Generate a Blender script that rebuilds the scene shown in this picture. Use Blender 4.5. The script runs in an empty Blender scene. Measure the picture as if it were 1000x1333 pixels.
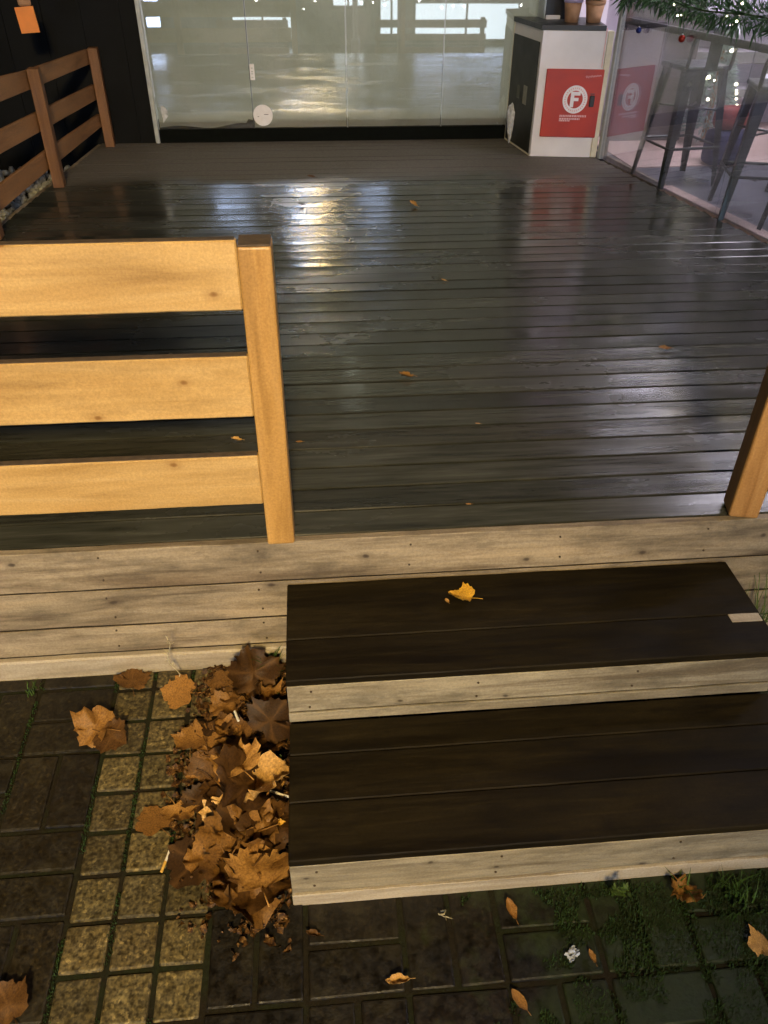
import bpy, bmesh, math, random
from mathutils import Vector, Matrix, Euler, noise as mnoise
R = math.radians
random.seed(11)
S = bpy.context.scene
COL = S.collection

# ------------------------------------------------------------------ helpers
def link(o, parent=None):
    COL.objects.link(o)
    if parent: o.parent = parent
    return o

def tag(o, label=None, cat=None, group=None, kind=None):
    if label: o['label'] = label
    if cat: o['category'] = cat
    if group: o['group'] = group
    if kind: o['kind'] = kind
    return o

def thing(name, label, cat, loc=(0, 0, 0), rz=0, group=None):
    o = bpy.data.objects.new(name, None)
    o.empty_display_size = .1
    o.location = loc; o.rotation_euler = (0, 0, rz)
    link(o)
    return tag(o, label, cat, group)

def obj(name, bm, mat, parent=None, loc=None, rot=None, smooth=False):
    me = bpy.data.meshes.new(name)
    bmesh.ops.recalc_face_normals(bm, faces=bm.faces) if not smooth == 'raw' else None
    bm.to_mesh(me); bm.free()
    if smooth:
        for p in me.polygons: p.use_smooth = True
    for m in (mat if isinstance(mat, (list, tuple)) else [mat]): me.materials.append(m)
    o = bpy.data.objects.new(name, me)
    if loc: o.location = loc
    if rot: o.rotation_euler = rot
    return link(o, parent)

def NB(): return bmesh.new()

def box(bm, x0, x1, y0, y1, z0, z1, bev=0, rot=None, piv=None, mi=0, seg=1):
    r = bmesh.ops.create_cube(bm, size=1)
    vs = r['verts']
    bmesh.ops.scale(bm, vec=(abs(x1-x0), abs(y1-y0), abs(z1-z0)), verts=vs)
    bmesh.ops.translate(bm, vec=((x0+x1)/2, (y0+y1)/2, (z0+z1)/2), verts=vs)
    fs = list({f for v in vs for f in v.link_faces})
    if bev:
        es = list({e for v in vs for e in v.link_edges})
        rr = bmesh.ops.bevel(bm, geom=es, offset=bev, segments=seg, affect='EDGES', profile=.5)
        vs = list({v for f in rr['faces'] for v in f.verts} | {v for v in vs if v.is_valid})
        fs = list({f for v in vs for f in v.link_faces})
    for f in fs: f.material_index = mi
    if rot is not None:
        bmesh.ops.rotate(bm, cent=piv or ((x0+x1)/2, (y0+y1)/2, (z0+z1)/2), matrix=rot, verts=vs)
    return vs

def worn(bm, seed=(0, 0, 0), amp=.0011, step=.035):
    """cut a board along x and let its edges wander a little, as sawn timber does"""
    xs = [v.co.x for v in bm.verts]; lo, hi = min(xs), max(xs); n = int((hi-lo)/step)
    for k in range(1, n):
        bmesh.ops.bisect_plane(bm, geom=list(bm.verts)+list(bm.edges)+list(bm.faces), plane_co=(lo+(hi-lo)*k/n, 0, 0), plane_no=(1, 0, 0))
    sd = Vector(seed)
    for v in bm.verts:
        p = v.co*1.
        for ax in (1, 2):
            q = Vector((p.x*4.5, p.y*3+ax*11, p.z*3))+sd
            v.co[ax] += amp*(mnoise.noise(q)+.7*mnoise.noise(q*4.1))

def board(name, x0, x1, y0, y1, z0, z1, mat, parent=None, bev=.003, rot=None):
    """a box whose origin sits at its own centre (grain runs in object space)"""
    bm = NB(); a, b, c = (x1-x0)/2, (y1-y0)/2, (z1-z0)/2
    box(bm, -a, a, -b, b, -c, c, bev)
    worn(bm, (x0*3.1, y0*7, z0*5))
    return obj(name, bm, mat, parent, ((x0+x1)/2, (y0+y1)/2, (z0+z1)/2), rot)

def prism(bm, pts, y0, y1):
    """pts: (x,z) outline extruded in y"""
    a = [bm.verts.new((x, y0, z)) for x, z in pts]; b = [bm.verts.new((x, y1, z)) for x, z in pts]
    bm.faces.new(a); bm.faces.new(b[::-1]); n = len(pts)
    for i in range(n): bm.faces.new((a[i], b[i], b[(i+1) % n], a[(i+1) % n]))

def prism_xy(bm, pts, z0, z1):
    a = [bm.verts.new((x, y, z0)) for x, y in pts]; b = [bm.verts.new((x, y, z1)) for x, y in pts]
    bm.faces.new(a[::-1]); bm.faces.new(b); n = len(pts)
    for i in range(n): bm.faces.new((a[i], a[(i+1) % n], b[(i+1) % n], b[i]))

def tube(bm, path, r, n=8, cap=True):
    rings = []; P = [Vector(p) for p in path]
    rr = r if isinstance(r, (list, tuple)) else [r]*len(P)
    prev = None
    for i, p in enumerate(P):
        d = (P[min(i+1, len(P)-1)] - P[max(i-1, 0)]).normalized()
        if prev is None:
            u = d.cross(Vector((0, 0, 1)))
            if u.length < .05: u = d.cross(Vector((0, 1, 0)))
        else: u = prev - d*prev.dot(d)
        u.normalize(); prev = u; w = d.cross(u)
        rings.append([bm.verts.new(p + (u*math.cos(t)+w*math.sin(t))*rr[i]) for t in [2*math.pi*k/n for k in range(n)]])
    for a, b in zip(rings, rings[1:]):
        for k in range(n): bm.faces.new((a[k], a[(k+1) % n], b[(k+1) % n], b[k]))
    if cap: bm.faces.new(rings[0][::-1]); bm.faces.new(rings[-1])

def lathe(bm, prof, n=20, c=(0, 0)):
    rings = [[bm.verts.new((c[0]+r*math.cos(2*math.pi*k/n), c[1]+r*math.sin(2*math.pi*k/n), z)) for k in range(n)] for r, z in prof]
    for a, b in zip(rings, rings[1:]):
        for k in range(n): bm.faces.new((a[k], a[(k+1) % n], b[(k+1) % n], b[k]))
    bm.faces.new(rings[0][::-1]); bm.faces.new(rings[-1])

# ------------------------------------------------------------------ materials
class MT:
    def __init__(s, name):
        s.m = bpy.data.materials.new(name); s.m.use_nodes = True
        s.n = s.m.node_tree.nodes; s.l = s.m.node_tree.links
        s.n.clear()
        s.out = s.n.new('ShaderNodeOutputMaterial')
        s.b = s.n.new('ShaderNodeBsdfPrincipled'); s.l.new(s.b.outputs[0], s.out.inputs[0])
    def N(s, t, **k):
        n = s.n.new('ShaderNode'+t)
        for a, v in k.items(): setattr(n, a, v)
        return n
    def L(s, a, b): s.l.new(a, b)
    def coord(s, scale=(1, 1, 1), rnd=False, out='Object'):
        tc = s.N('TexCoord'); mp = s.N('Mapping'); s.L(tc.outputs[out], mp.inputs[0])
        mp.inputs['Scale'].default_value = scale
        if rnd:
            oi = s.N('ObjectInfo'); mu = s.N('Math', operation='MULTIPLY'); mu.inputs[1].default_value = 37.3
            s.L(oi.outputs['Random'], mu.inputs[0])
            cx = s.N('CombineXYZ')
            for k in range(3): s.L(mu.outputs[0], cx.inputs[k])
            s.L(cx.outputs[0], mp.inputs['Location'])
        return mp.outputs[0]
    def noise(s, vec, scale, detail=4, rough=.55, dist=0, out='Fac'):
        n = s.N('TexNoise'); s.L(vec, n.inputs['Vector'])
        n.inputs['Scale'].default_value = scale; n.inputs['Detail'].default_value = detail
        n.inputs['Roughness'].default_value = rough; n.inputs['Distortion'].default_value = dist
        return n.outputs[out]
    def ramp(s, fac, stops, interp='LINEAR'):
        r = s.N('ValToRGB'); r.color_ramp.interpolation = interp
        el = r.color_ramp.elements
        while len(el) < len(stops): el.new(.5)
        for e, (p, c) in zip(el, stops):
            e.position = p
            e.color = (c, c, c, 1) if isinstance(c, (int, float)) else (*c, 1)
        s.L(fac, r.inputs[0]); return r.outputs[0]
    def mix(s, fac, a, b, mode='MIX'):
        n = s.N('Mix', data_type='RGBA', blend_type=mode)
        for sock, v in ((n.inputs[0], fac), (n.inputs[6], a), (n.inputs[7], b)):
            if isinstance(v, (int, float)): sock.default_value = v
            elif isinstance(v, tuple): sock.default_value = (*v, 1)
            else: s.L(v, sock)
        return n.outputs[2]
    def math(s, op, a, b=None, clamp=False):
        n = s.N('Math', operation=op, use_clamp=clamp)
        for k, v in ((0, a), (1, b)):
            if v is None: continue
            if isinstance(v, (int, float)): n.inputs[k].default_value = v
            else: s.L(v, n.inputs[k])
        return n.outputs[0]
    def set(s, col=None, rough=None, metal=None, spec=None, bump=None, bstr=.3, bdist=.01, coat=None, ior=None):
        for nm, v in (('Base Color', col), ('Roughness', rough), ('Metallic', metal), ('Specular IOR Level', spec), ('Coat Weight', coat), ('IOR', ior)):
            if v is None: continue
            sk = s.b.inputs[nm]
            if isinstance(v, tuple): sk.default_value = (*v, 1)
            elif isinstance(v, (int, float)): sk.default_value = v
            else: s.L(v, sk)
        if bump is not None:
            bn = s.N('Bump'); bn.inputs['Strength'].default_value = bstr; bn.inputs['Distance'].default_value = bdist
            s.L(bump, bn.inputs['Height']); s.L(bn.outputs[0], s.b.inputs['Normal'])
        return s.m

def simple(name, col, rough=.5, metal=0, var=.25, scale=12, bstr=.1, spec=.5):
    t = MT(name); v = t.coord(rnd=True)
    n = t.noise(v, scale, 6)
    c = t.mix(t.ramp(n, [(.3, 0.), (.7, 1.)]), tuple(x*(1-var) for x in col), tuple(min(1, x*(1+var)) for x in col))
    return t.set(c, t.ramp(n, [(.3, max(0, rough-.08)), (.7, min(1, rough+.1))]), metal, spec, n, bstr, .004)

def emit(name, col, strength):
    m = bpy.data.materials.new(name); m.use_nodes = True; n = m.node_tree.nodes; n.clear()
    o = n.new('ShaderNodeOutputMaterial'); e = n.new('ShaderNodeEmission')
    e.inputs[0].default_value = (*col, 1); e.inputs[1].default_value = strength
    m.node_tree.links.new(e.outputs[0], o.inputs[0]); return m

def wood(name, dark, mid, light, axis=0, rough=.5, knots=.05, gs=1., grime=None, spec=.4, knot_col=(.09, .04, .012), bstr=.25, flat=1, stain=.5):
    t = MT(name)
    sc = [16*gs]*3; sc[axis] = 1.1*gs
    v = t.coord(tuple(sc), True)
    sc2 = [6.]*3; sc2[axis] = 1.6
    v2 = t.coord(tuple(sc2), True)
    v3 = t.coord((1, 1, 1), True)
    g = t.noise(v, 2.2, 8, .64, .9)
    g2 = t.noise(v2, .9, 4, .5, .4)
    c = t.ramp(g, [(.30, dark), (.48, mid), (.70, light)])
    c = t.mix(.42, c, t.ramp(g2, [(.36, tuple(x*.62 for x in mid)), (.64, light)]))
    sp = t.noise(v3, 150, 3, .7)
    c = t.mix(.5, c, t.ramp(sp, [(.35, (.72, .70, .68)), (.65, (1.2, 1.2, 1.18))]), 'MULTIPLY')
    st = [9.]*3; st[axis] = .9
    stn = t.noise(t.coord(tuple(st), True), 1.3, 6, .66, .6)
    c = t.mix(stain, c, t.ramp(stn, [(.36, (.45, .40, .36)), (.5, (1, 1, 1)), (.68, (1.15, 1.1, 1.02))]), 'MULTIPLY')
    if grime:
        gs_ = [7.]*3; gs_[axis] = 2.6
        gr = t.noise(t.coord(tuple(gs_), True), 1.6, 7, .72)
        c = t.mix(t.ramp(gr, [(.48, 0.), (.72, .8)]), c, grime)
    if knots:
        ks = [0.]*3; ks[axis] = 3.2
        for k_ in range(3):
            if k_ != axis and k_ != flat: ks[k_] = 5.0
        kv = t.coord(tuple(ks), True)
        vo = t.N('TexVoronoi', voronoi_dimensions='2D'); vo.inputs['Scale'].default_value = 1.; vo.inputs['Randomness'].default_value = 1
        sp_ = t.N('SeparateXYZ'); t.L(kv, sp_.inputs[0]); cb_ = t.N('CombineXYZ')
        oth = [k_ for k_ in range(3) if k_ != axis and k_ != flat][0]
        t.L(sp_.outputs[axis], cb_.inputs[0]); t.L(sp_.outputs[oth], cb_.inputs[1])
        wv = t.N('VectorMath', operation='ADD'); t.L(cb_.outputs[0], wv.inputs[0])
        wn = t.noise(v3, 30, 2, .5, 0, 'Color'); sc_ = t.N('VectorMath', operation='SCALE'); t.L(wn, sc_.inputs[0]); sc_.inputs['Scale'].default_value = .05
        t.L(sc_.outputs[0], wv.inputs[1]); t.L(wv.outputs[0], vo.inputs['Vector'])
        k = t.ramp(vo.outputs['Distance'], [(0, 1.), (knots*.8, .85), (knots*1.5, .30), (knots*4, 0.)])
        c = t.mix(k, c, knot_col)
    return t.set(c, t.ramp(g, [(.3, max(.05, rough-.1)), (.7, rough+.12)]), 0, spec, g, bstr, .003)

M = {}
M['rail'] = wood('varnished_pine', (.37, .21, .062), (.49, .305, .105), (.58, .39, .16), 0, .45, .026, .7, knot_col=(.20, .095, .022), bstr=.14, stain=.35)
M['rail_z'] = wood('varnished_pine_upright', (.30, .15, .035), (.43, .235, .06), (.53, .31, .10), 2, .45, 0, .7, bstr=.14, stain=.4)
M['post_brown'] = wood('brown_pine_post', (.25, .115, .03), (.40, .20, .058), (.50, .28, .09), 2, .5, 0, .7, bstr=.14, stain=.4)
M['rail_y'] = wood('stained_pine', (.16, .078, .032), (.25, .125, .050), (.32, .165, .07), 1, .55, 0, .7, bstr=.15)
M['rail_brown_z'] = wood('stained_pine_upright', (.11, .046, .018), (.18, .08, .03), (.26, .125, .05), 2, .55, 0, .7, bstr=.15)
M['end_and_top'] = simple('damp_end_grain', (.08, .055, .035), .7, 0, .4, 60, .3)
M['fascia'] = wood('weathered_fascia', (.125, .097, .063), (.26, .21, .143), (.39, .325, .228), 0, .6, .030, 1., (.065, .052, .036), knot_col=(.05, .035, .024), bstr=.6, stain=.9)
M['pale_strip'] = wood('bleached_strip', (.25, .21, .155), (.38, .33, .25), (.50, .44, .35), 0, .6, 0, 1., (.25, .20, .14), bstr=.3)
M['riser'] = wood('weathered_riser', (.13, .108, .072), (.265, .23, .162), (.38, .34, .25), 0, .6, .022, 1.2, (.072, .062, .044), knot_col=(.05, .038, .026), bstr=.6, stain=.9)
M['tread'] = wood('dark_stained_tread', (.006, .0044, .0019), (.0115, .0085, .0036), (.024, .018, .0075), 0, .62, 0, 1.4, (.004, .003, .002), spec=.1, bstr=.4, flat=2, stain=.8)

def deck_mat():
    t = MT('wet_decking')
    at = t.N('Attribute', attribute_name='tint')
    v = t.coord(); sv = t.coord((1.0, 14, 14)); 
    g = t.noise(sv, 3.0, 8, .62, .5)
    base = t.ramp(g, [(.3, (.026, .027, .020)), (.55, (.053, .054, .042)), (.8, (.092, .093, .075))])
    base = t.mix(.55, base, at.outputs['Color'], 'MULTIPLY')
    sx = t.N('SeparateXYZ'); t.L(v, sx.inputs[0])
    # dry band under the building, edge wandering with noise
    big = t.noise(v, 1.1, 5, .6)
    edge = t.math('ADD', sx.outputs['Y'], t.math('MULTIPLY', t.math('SUBTRACT', big, .5), .9))
    mr = t.N('MapRange', interpolation_type='SMOOTHSTEP'); t.L(edge, mr.inputs[0])
    mr.inputs[1].default_value = 5.75; mr.inputs[2].default_value = 6.25
    dry = mr.outputs[0]
    fine = t.noise(v, 45, 4, .7)
    dcol = t.ramp(fine, [(.3, (.075, .066, .053)), (.7, (.150, .134, .108))])
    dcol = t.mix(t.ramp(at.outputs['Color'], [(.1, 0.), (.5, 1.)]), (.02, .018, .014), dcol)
    col = t.mix(dry, base, dcol)
    # dirt scuffs
    sc = t.noise(t.coord((1.2, 4, 1)), 3.2, 8, .72)
    col = t.mix(t.ramp(sc, [(.56, 0.), (.82, .38)]), col, (.105, .095, .08))
    wet = t.noise(t.coord((.7, 1.3, 1)), 1.5, 6, .6)
    rough = t.ramp(wet, [(.34, .12), (.50, .23), (.68, .40)])
    pud = t.ramp(t.noise(t.coord((.55, 1.5, 1)), 1.7, 4, .55, .3), [(.48, 0.), (.74, .85)])
    pud = t.math('MULTIPLY', pud, t.math('SUBTRACT', 1., dry))
    rough = t.mix(pud, rough, (.055, .055, .055))
    rough = t.mix(dry, rough, (.72, .72, .72))
    col = t.mix(t.math('MULTIPLY', pud, .45), col, (.012, .012, .010))
    wave = t.noise(t.coord((.9, 2.2, 1)), 1.6, 2, .5)
    hb = t.math('ADD', t.math('MULTIPLY', wave, .7), t.math('MULTIPLY', g, t.math('SUBTRACT', .06, t.math('MULTIPLY', pud, .055))))
    return t.set(col, rough, 0, .5, hb, .35, .005)
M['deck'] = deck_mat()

def paver_mat():
    t = MT('concrete_pavers')
    at = t.N('Attribute', attribute_name='tint')
    v = t.coord()
    sp = t.noise(v, 95, 1, .6); md = t.noise(v, 34, 5, .65); bg = t.noise(v, 9, 7, .7)
    vs_ = t.N('TexVoronoi'); vs_.inputs['Scale'].default_value = 130; t.L(v, vs_.inputs['Vector'])
    spk = t.N('SeparateColor'); t.L(vs_.outputs['Color'], spk.inputs[0])
    c = t.mix(1., at.outputs['Color'], t.ramp(sp, [(.30, (.30, .28, .22)), (.50, (.9, .9, .9)), (.70, (1.6, 1.55, 1.4))]), 'MULTIPLY')
    c = t.mix(.85, c, t.ramp(spk.outputs[0], [(.1, (.66, .64, .60)), (.5, (.95, .95, .95)), (.88, (1.08, 1.08, 1.05)), (.96, (1.9, 1.85, 1.7))]), 'MULTIPLY')
    c = t.mix(.8, c, t.ramp(md, [(.3, (.5, .48, .42)), (.7, (1.2, 1.2, 1.15))]), 'MULTIPLY')
    c = t.mix(t.ramp(bg, [(.50, 0.), (.74, .65)]), c, (.036, .030, .014))
    sx = t.N('SeparateXYZ'); t.L(v, sx.inputs[0])
    mo = t.math('ADD', sx.outputs['X'], t.math('MULTIPLY', t.math('SUBTRACT', t.noise(v, 9, 6, .65), .5), 1.5))
    c = t.mix(t.ramp(mo, [(.32, 0.), (.62, .88)]), c, t.mix(sp, (.006, .010, .003), (.022, .036, .010)))
    return t.set(c, t.ramp(md, [(.3, .32), (.7, .75)]), 0, .4, t.math('ADD', sp, t.math('MULTIPLY', md, .8)), .5, .0025)
M['paver'] = paver_mat()

def joint_mat():
    t = MT('mossy_joint_sand'); v = t.coord()
    a = t.noise(v, 7, 5, .6); b = t.noise(v, 90, 4, .7)
    c = t.mix(t.ramp(a, [(.42, 0.), (.62, 1.)]), (.012, .009, .004), (.011, .014, .004))
    c = t.mix(.6, c, t.ramp(b, [(.3, (.4, .4, .4)), (.7, (1.6, 1.6, 1.6))]), 'MULTIPLY')
    return t.set(c, .9, 0, .2, b, .8, .004)
M['joint'] = joint_mat()
M['soil_and_shade'] = simple('dark_damp_soil_and_shade', (.020, .014, .008), .9, 0, .6, 60, .8, .2)
M['asphalt'] = simple('wet_asphalt', (.045, .045, .048), .14, 0, .4, 80, .5)

def leaf_mat(name, lo, mid, hi, rough=.55):
    t = MT(name)
    oi = t.N('ObjectInfo'); v = t.coord((1, 1, 1), True)
    base = t.ramp(oi.outputs['Random'], [(0., lo), (.55, mid), (1., hi)])
    n = t.noise(v, 22, 5, .65); n2 = t.noise(v, 90, 3, .6)
    c = t.mix(.85, base, t.ramp(n, [(.3, (.38, .30, .22)), (.5, (.95, .95, .95)), (.72, (1.6, 1.55, 1.3))]), 'MULTIPLY')
    # radiating veins
    at = t.N('Attribute', attribute_name='vein')
    c = t.mix(t.math('MULTIPLY', at.outputs['Fac'], .16), c, (.34, .17, .05))
    return t.set(c, t.ramp(n2, [(.3, rough-.12), (.7, rough+.15)]), 0, .25, n2, .35, .002)
M['leaf'] = leaf_mat('wet_brown_leaf', (.028, .013, .004), (.10, .047, .012), (.25, .125, .03))
M['leaf_tan'] = leaf_mat('tan_leaf', (.24, .115, .028), (.38, .20, .055), (.50, .30, .10), .5)
M['leaf_yellow'] = leaf_mat('yellow_leaf', (.55, .30, .03), (.62, .34, .03), (.70, .42, .06), .45)
M['leaf_green'] = leaf_mat('green_leaf', (.04, .09, .015), (.06, .12, .02), (.08, .15, .03), .4)
M['grass'] = leaf_mat('grass_blade', (.035, .075, .012), (.05, .095, .016), (.075, .12, .028), .65)
M['moss'] = leaf_mat('moss_blade', (.020, .042, .009), (.020, .042, .009), (.020, .042, .009), .8)
M['straw'] = simple('dry_straw', (.42, .38, .25), .7, 0, .3, 40)
def litter_mat():
    t = MT('leaf_litter_bits'); v = t.coord()
    n = t.noise(v, 70, 3, .8); m = t.noise(v, 260, 2, .6)
    c = t.ramp(n, [(.3, (.008, .004, .002)), (.47, (.05, .022, .006)), (.58, (.12, .058, .014)), (.72, (.34, .20, .07))])
    return t.set(c, .6, 0, .25, m, .3, .002)
M['litter'] = litter_mat()

M['black_wall'] = simple('black_painted_panel', (.0055, .006, .0062), .65, 0, .6, 3, .2, .12)
M['plinth'] = simple('dark_plinth', (.004, .005, .004), .8, 0, .4, 20, .2, .06)
M['grey_metal'] = simple('grey_aluminium', (.42, .44, .42), .4, .3, .12, 20)
M['white_paint'] = simple('white_board', (.74, .72, .74), .45, 0, .06, 5, .05)
M['cream_trim'] = simple('cream_trim', (.66, .62, .48), .5, 0, .1, 20)
M['red'] = simple('red_enamel', (.42, .028, .012), .38, 0, .12, 7, .08)
M['red_dark'] = simple('red_print', (.45, .03, .03), .45, 0, .1, 30)
M['sign_white'] = simple('white_print', (.80, .78, .80), .5, 0, .05, 30)
M['print_pink'] = simple('faded_print', (.72, .45, .45), .5, 0, .1, 40)
M['black'] = simple('black_plastic', (.012, .012, .013), .4, 0, .3, 20)
M['gunmetal'] = simple('dark_stool_steel', (.045, .055, .055), .33, .75, .3, 14)
M['pot'] = simple('terracotta_pot', (.36, .20, .11), .7, 0, .2, 18, .2)
M['pot_glaze'] = simple('lilac_glazed_rim', (.42, .36, .55), .4, 0, .1, 20)
M['foliage'] = leaf_mat('pot_plant_leaf', (.03, .06, .015), (.04, .075, .02), (.055, .10, .03), .5)
M['pine'] = leaf_mat('garland_needle', (.035, .085, .035), (.05, .115, .045), (.08, .16, .065), .5)
M['ball_blue'] = simple('blue_bauble', (.02, .03, .16), .15, .6, .1, 8, 0)
M['ball_red'] = simple('red_bauble', (.36, .035, .02), .15, .6, .1, 8, 0)
M['cloth'] = simple('crumpled_white_plastic', (.55, .56, .58), .4, 0, .25, 40, .4)
M['paper'] = simple('white_litter_paper', (.42, .46, .54), .6, 0, .15, 40, .3)
M['butt_white'] = simple('cigarette_paper', (.72, .68, .58), .7, 0, .1, 60)
M['butt_tan'] = simple('cigarette_filter', (.62, .36, .06), .7, 0, .15, 60)
M['pebble'] = simple('pale_pebble', (.34, .34, .32), .6, 0, .35, 25, .3)
M['kerb'] = simple('pale_kerb', (.46, .46, .44), .6, 0, .2, 25, .2)
M['cafe_floor'] = simple('blue_grey_floor', (.085, .09, .11), .32, 0, .3, 5, .1)
M['pink_stone'] = simple('pinkish_stone', (.50, .37, .33), .5, 0, .15, 30, .15)
M['cafe_wall'] = simple('lavender_white_wall', (.62, .58, .64), .6, 0, .08, 3, .05)
M['plaster'] = simple('grey_render', (.24, .235, .22), .8, 0, .15, 8, .2)
M['dark_trim'] = simple('dark_transom', (.035, .035, .038), .45, 0, .3, 20)
M['navy'] = simple('navy_fabric', (.025, .03, .085), .8, 0, .3, 50)
M['red_fabric'] = simple('red_fabric', (.22, .05, .04), .8, 0, .3, 50)
M['orange_card'] = simple('orange_card', (.80, .26, .05), .6, 0, .1, 10)

M['divider'] = simple('grey_brown_screen', (.10, .085, .085), .6, 0, .2, 4)
M['lamp_warm'] = emit('street_lamp_glow', (1., .66, .30), 8)
M['ceiling_lamp'] = emit('cafe_ceiling_light', (.95, .90, .99), 64)
M['pendant'] = emit('cafe_pendant_bulb', (1., .86, .62), 40)
M['hall_lamp'] = emit('hall_ceiling_light', (.95, 1., .82), 42)
M['win_bright'] = emit('lit_shop_window', (.78, .90, 1.), 4.5)
M['win_up'] = emit('lit_upper_window', (.52, .68, 1.), 105)
M['win_up_dim'] = emit('dim_upper_window', (.55, .68, 1.), 16)
M['fairy'] = emit('fairy_light', (1., .88, .62), 16)
M['string_bulb'] = emit('string_light_bulb', (.95, .95, .9), 40)
M['globe'] = emit('glowing_globe', (.92, .88, 1.), 1.6)
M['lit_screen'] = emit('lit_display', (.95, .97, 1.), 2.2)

def glass_mat(name, tint=(.96, .97, .97), ior=.06, haze=.05, hcol=(.5, .5, .55)):
    t = MT(name); t.n.remove(t.b)
    tr = t.N('BsdfTransparent'); tr.inputs[0].default_value = (*tint, 1)
    gl = t.N('BsdfGlossy'); gl.inputs['Roughness'].default_value = .015
    df = t.N('BsdfDiffuse'); df.inputs[0].default_value = (*hcol, 1)
    ge = t.N('NewGeometry'); dt = t.N('VectorMath', operation='DOT_PRODUCT'); t.L(ge.outputs['Normal'], dt.inputs[0]); t.L(ge.outputs['Incoming'], dt.inputs[1])
    k = t.math('SUBTRACT', 1., t.math('ABSOLUTE', dt.outputs['Value']), True)
    fr_ = t.math('ADD', t.math('MULTIPLY', t.math('POWER', k, 5.), 1-ior), ior, True)
    v = t.coord(); n = t.noise(v, 2.2, 6, .6)
    bn = t.N('Bump'); bn.inputs['Strength'].default_value = .02; bn.inputs['Distance'].default_value = .01
    t.L(t.noise(v, 1.3, 2), bn.inputs['Height']); t.L(bn.outputs[0], gl.inputs['Normal'])
    m1 = t.N('MixShader'); t.L(t.ramp(n, [(.35, haze*.4), (.7, haze*1.6)]), m1.inputs[0]); t.L(tr.outputs[0], m1.inputs[1])
    tl = t.N('BsdfTranslucent'); tl.inputs[0].default_value = (*hcol, 1); mh = t.N('MixShader'); t.L(df.outputs[0], mh.inputs[1]); t.L(tl.outputs[0], mh.inputs[2]); t.L(mh.outputs[0], m1.inputs[2])
    m2 = t.N('MixShader'); t.L(fr_, m2.inputs[0]); t.L(m1.outputs[0], m2.inputs[1]); t.L(gl.outputs[0], m2.inputs[2])
    t.L(m2.outputs[0], t.out.inputs[0]); return t.m
M['glass'] = glass_mat('front_glass', ior=.13, haze=.006)
M['glass_side'] = glass_mat('side_glass', (.93, .93, .96), .20, .085, (.60, .57, .70))

def film_mat():
    t = MT('milky_plastic_film'); t.n.remove(t.b)
    v = t.coord(); n = t.noise(v, 1.7, 6, .6, .4); f = t.noise(t.coord((3, 1, 1.2)), 4, 6, .6, .8)
    c = t.ramp(n, [(.3, (.33, .335, .27)), (.55, (.42, .42, .36)), (.75, (.50, .475, .42))])
    df = t.N('BsdfDiffuse'); tl = t.N('BsdfTranslucent'); t.L(c, df.inputs[0]); t.L(c, tl.inputs[0])
    bn = t.N('Bump'); bn.inputs['Strength'].default_value = .35; bn.inputs['Distance'].default_value = .02
    t.L(f, bn.inputs['Height']); t.L(bn.outputs[0], df.inputs['Normal']); t.L(bn.outputs[0], tl.inputs['Normal'])
    m1 = t.N('MixShader'); m1.inputs[0].default_value = .45; t.L(df.outputs[0], m1.inputs[1]); t.L(tl.outputs[0], m1.inputs[2])
    t.L(m1.outputs[0], t.out.inputs[0]); return t.m
M['film'] = film_mat()

# ------------------------------------------------------------------ camera
F = 1030.256; P_, Y_, R_ = R(36.9158), R(5.13605), R(.407707)
cp, sp = math.cos(P_), math.sin(P_)
f_ = Vector((math.sin(Y_)*cp, math.cos(Y_)*cp, -sp)); rt = Vector((math.cos(Y_), -math.sin(Y_), 0)); up = rt.cross(f_)
A = math.cos(R_)*rt + math.sin(R_)*up; B = -math.sin(R_)*rt + math.cos(R_)*up
cam = bpy.data.cameras.new('camera'); co = bpy.data.objects.new('camera', cam); link(co)
mw = Matrix((A, B, -f_)).transposed().to_4x4(); mw.translation = Vector((0, 0, 1.5)); co.matrix_world = mw
cam.sensor_fit = 'VERTICAL'; cam.sensor_height = 24; cam.lens = 24*F/1333; cam.clip_end = 500; cam.clip_start = .02
S.camera = co

# ------------------------------------------------------------------ ground
def gz(y): return -.512 - .05*(1.865-y) if y > -2.2 else -.715
bm = NB(); s = 120
bm.faces.new([bm.verts.new(p) for p in ((-s, -s, -.78), (s, -s, -.78), (s, s, -.78), (-s, s, -.78))])
tag(obj('ground', bm, M['asphalt']), 'dark wet street ground around the terrace', kind='structure')

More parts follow.
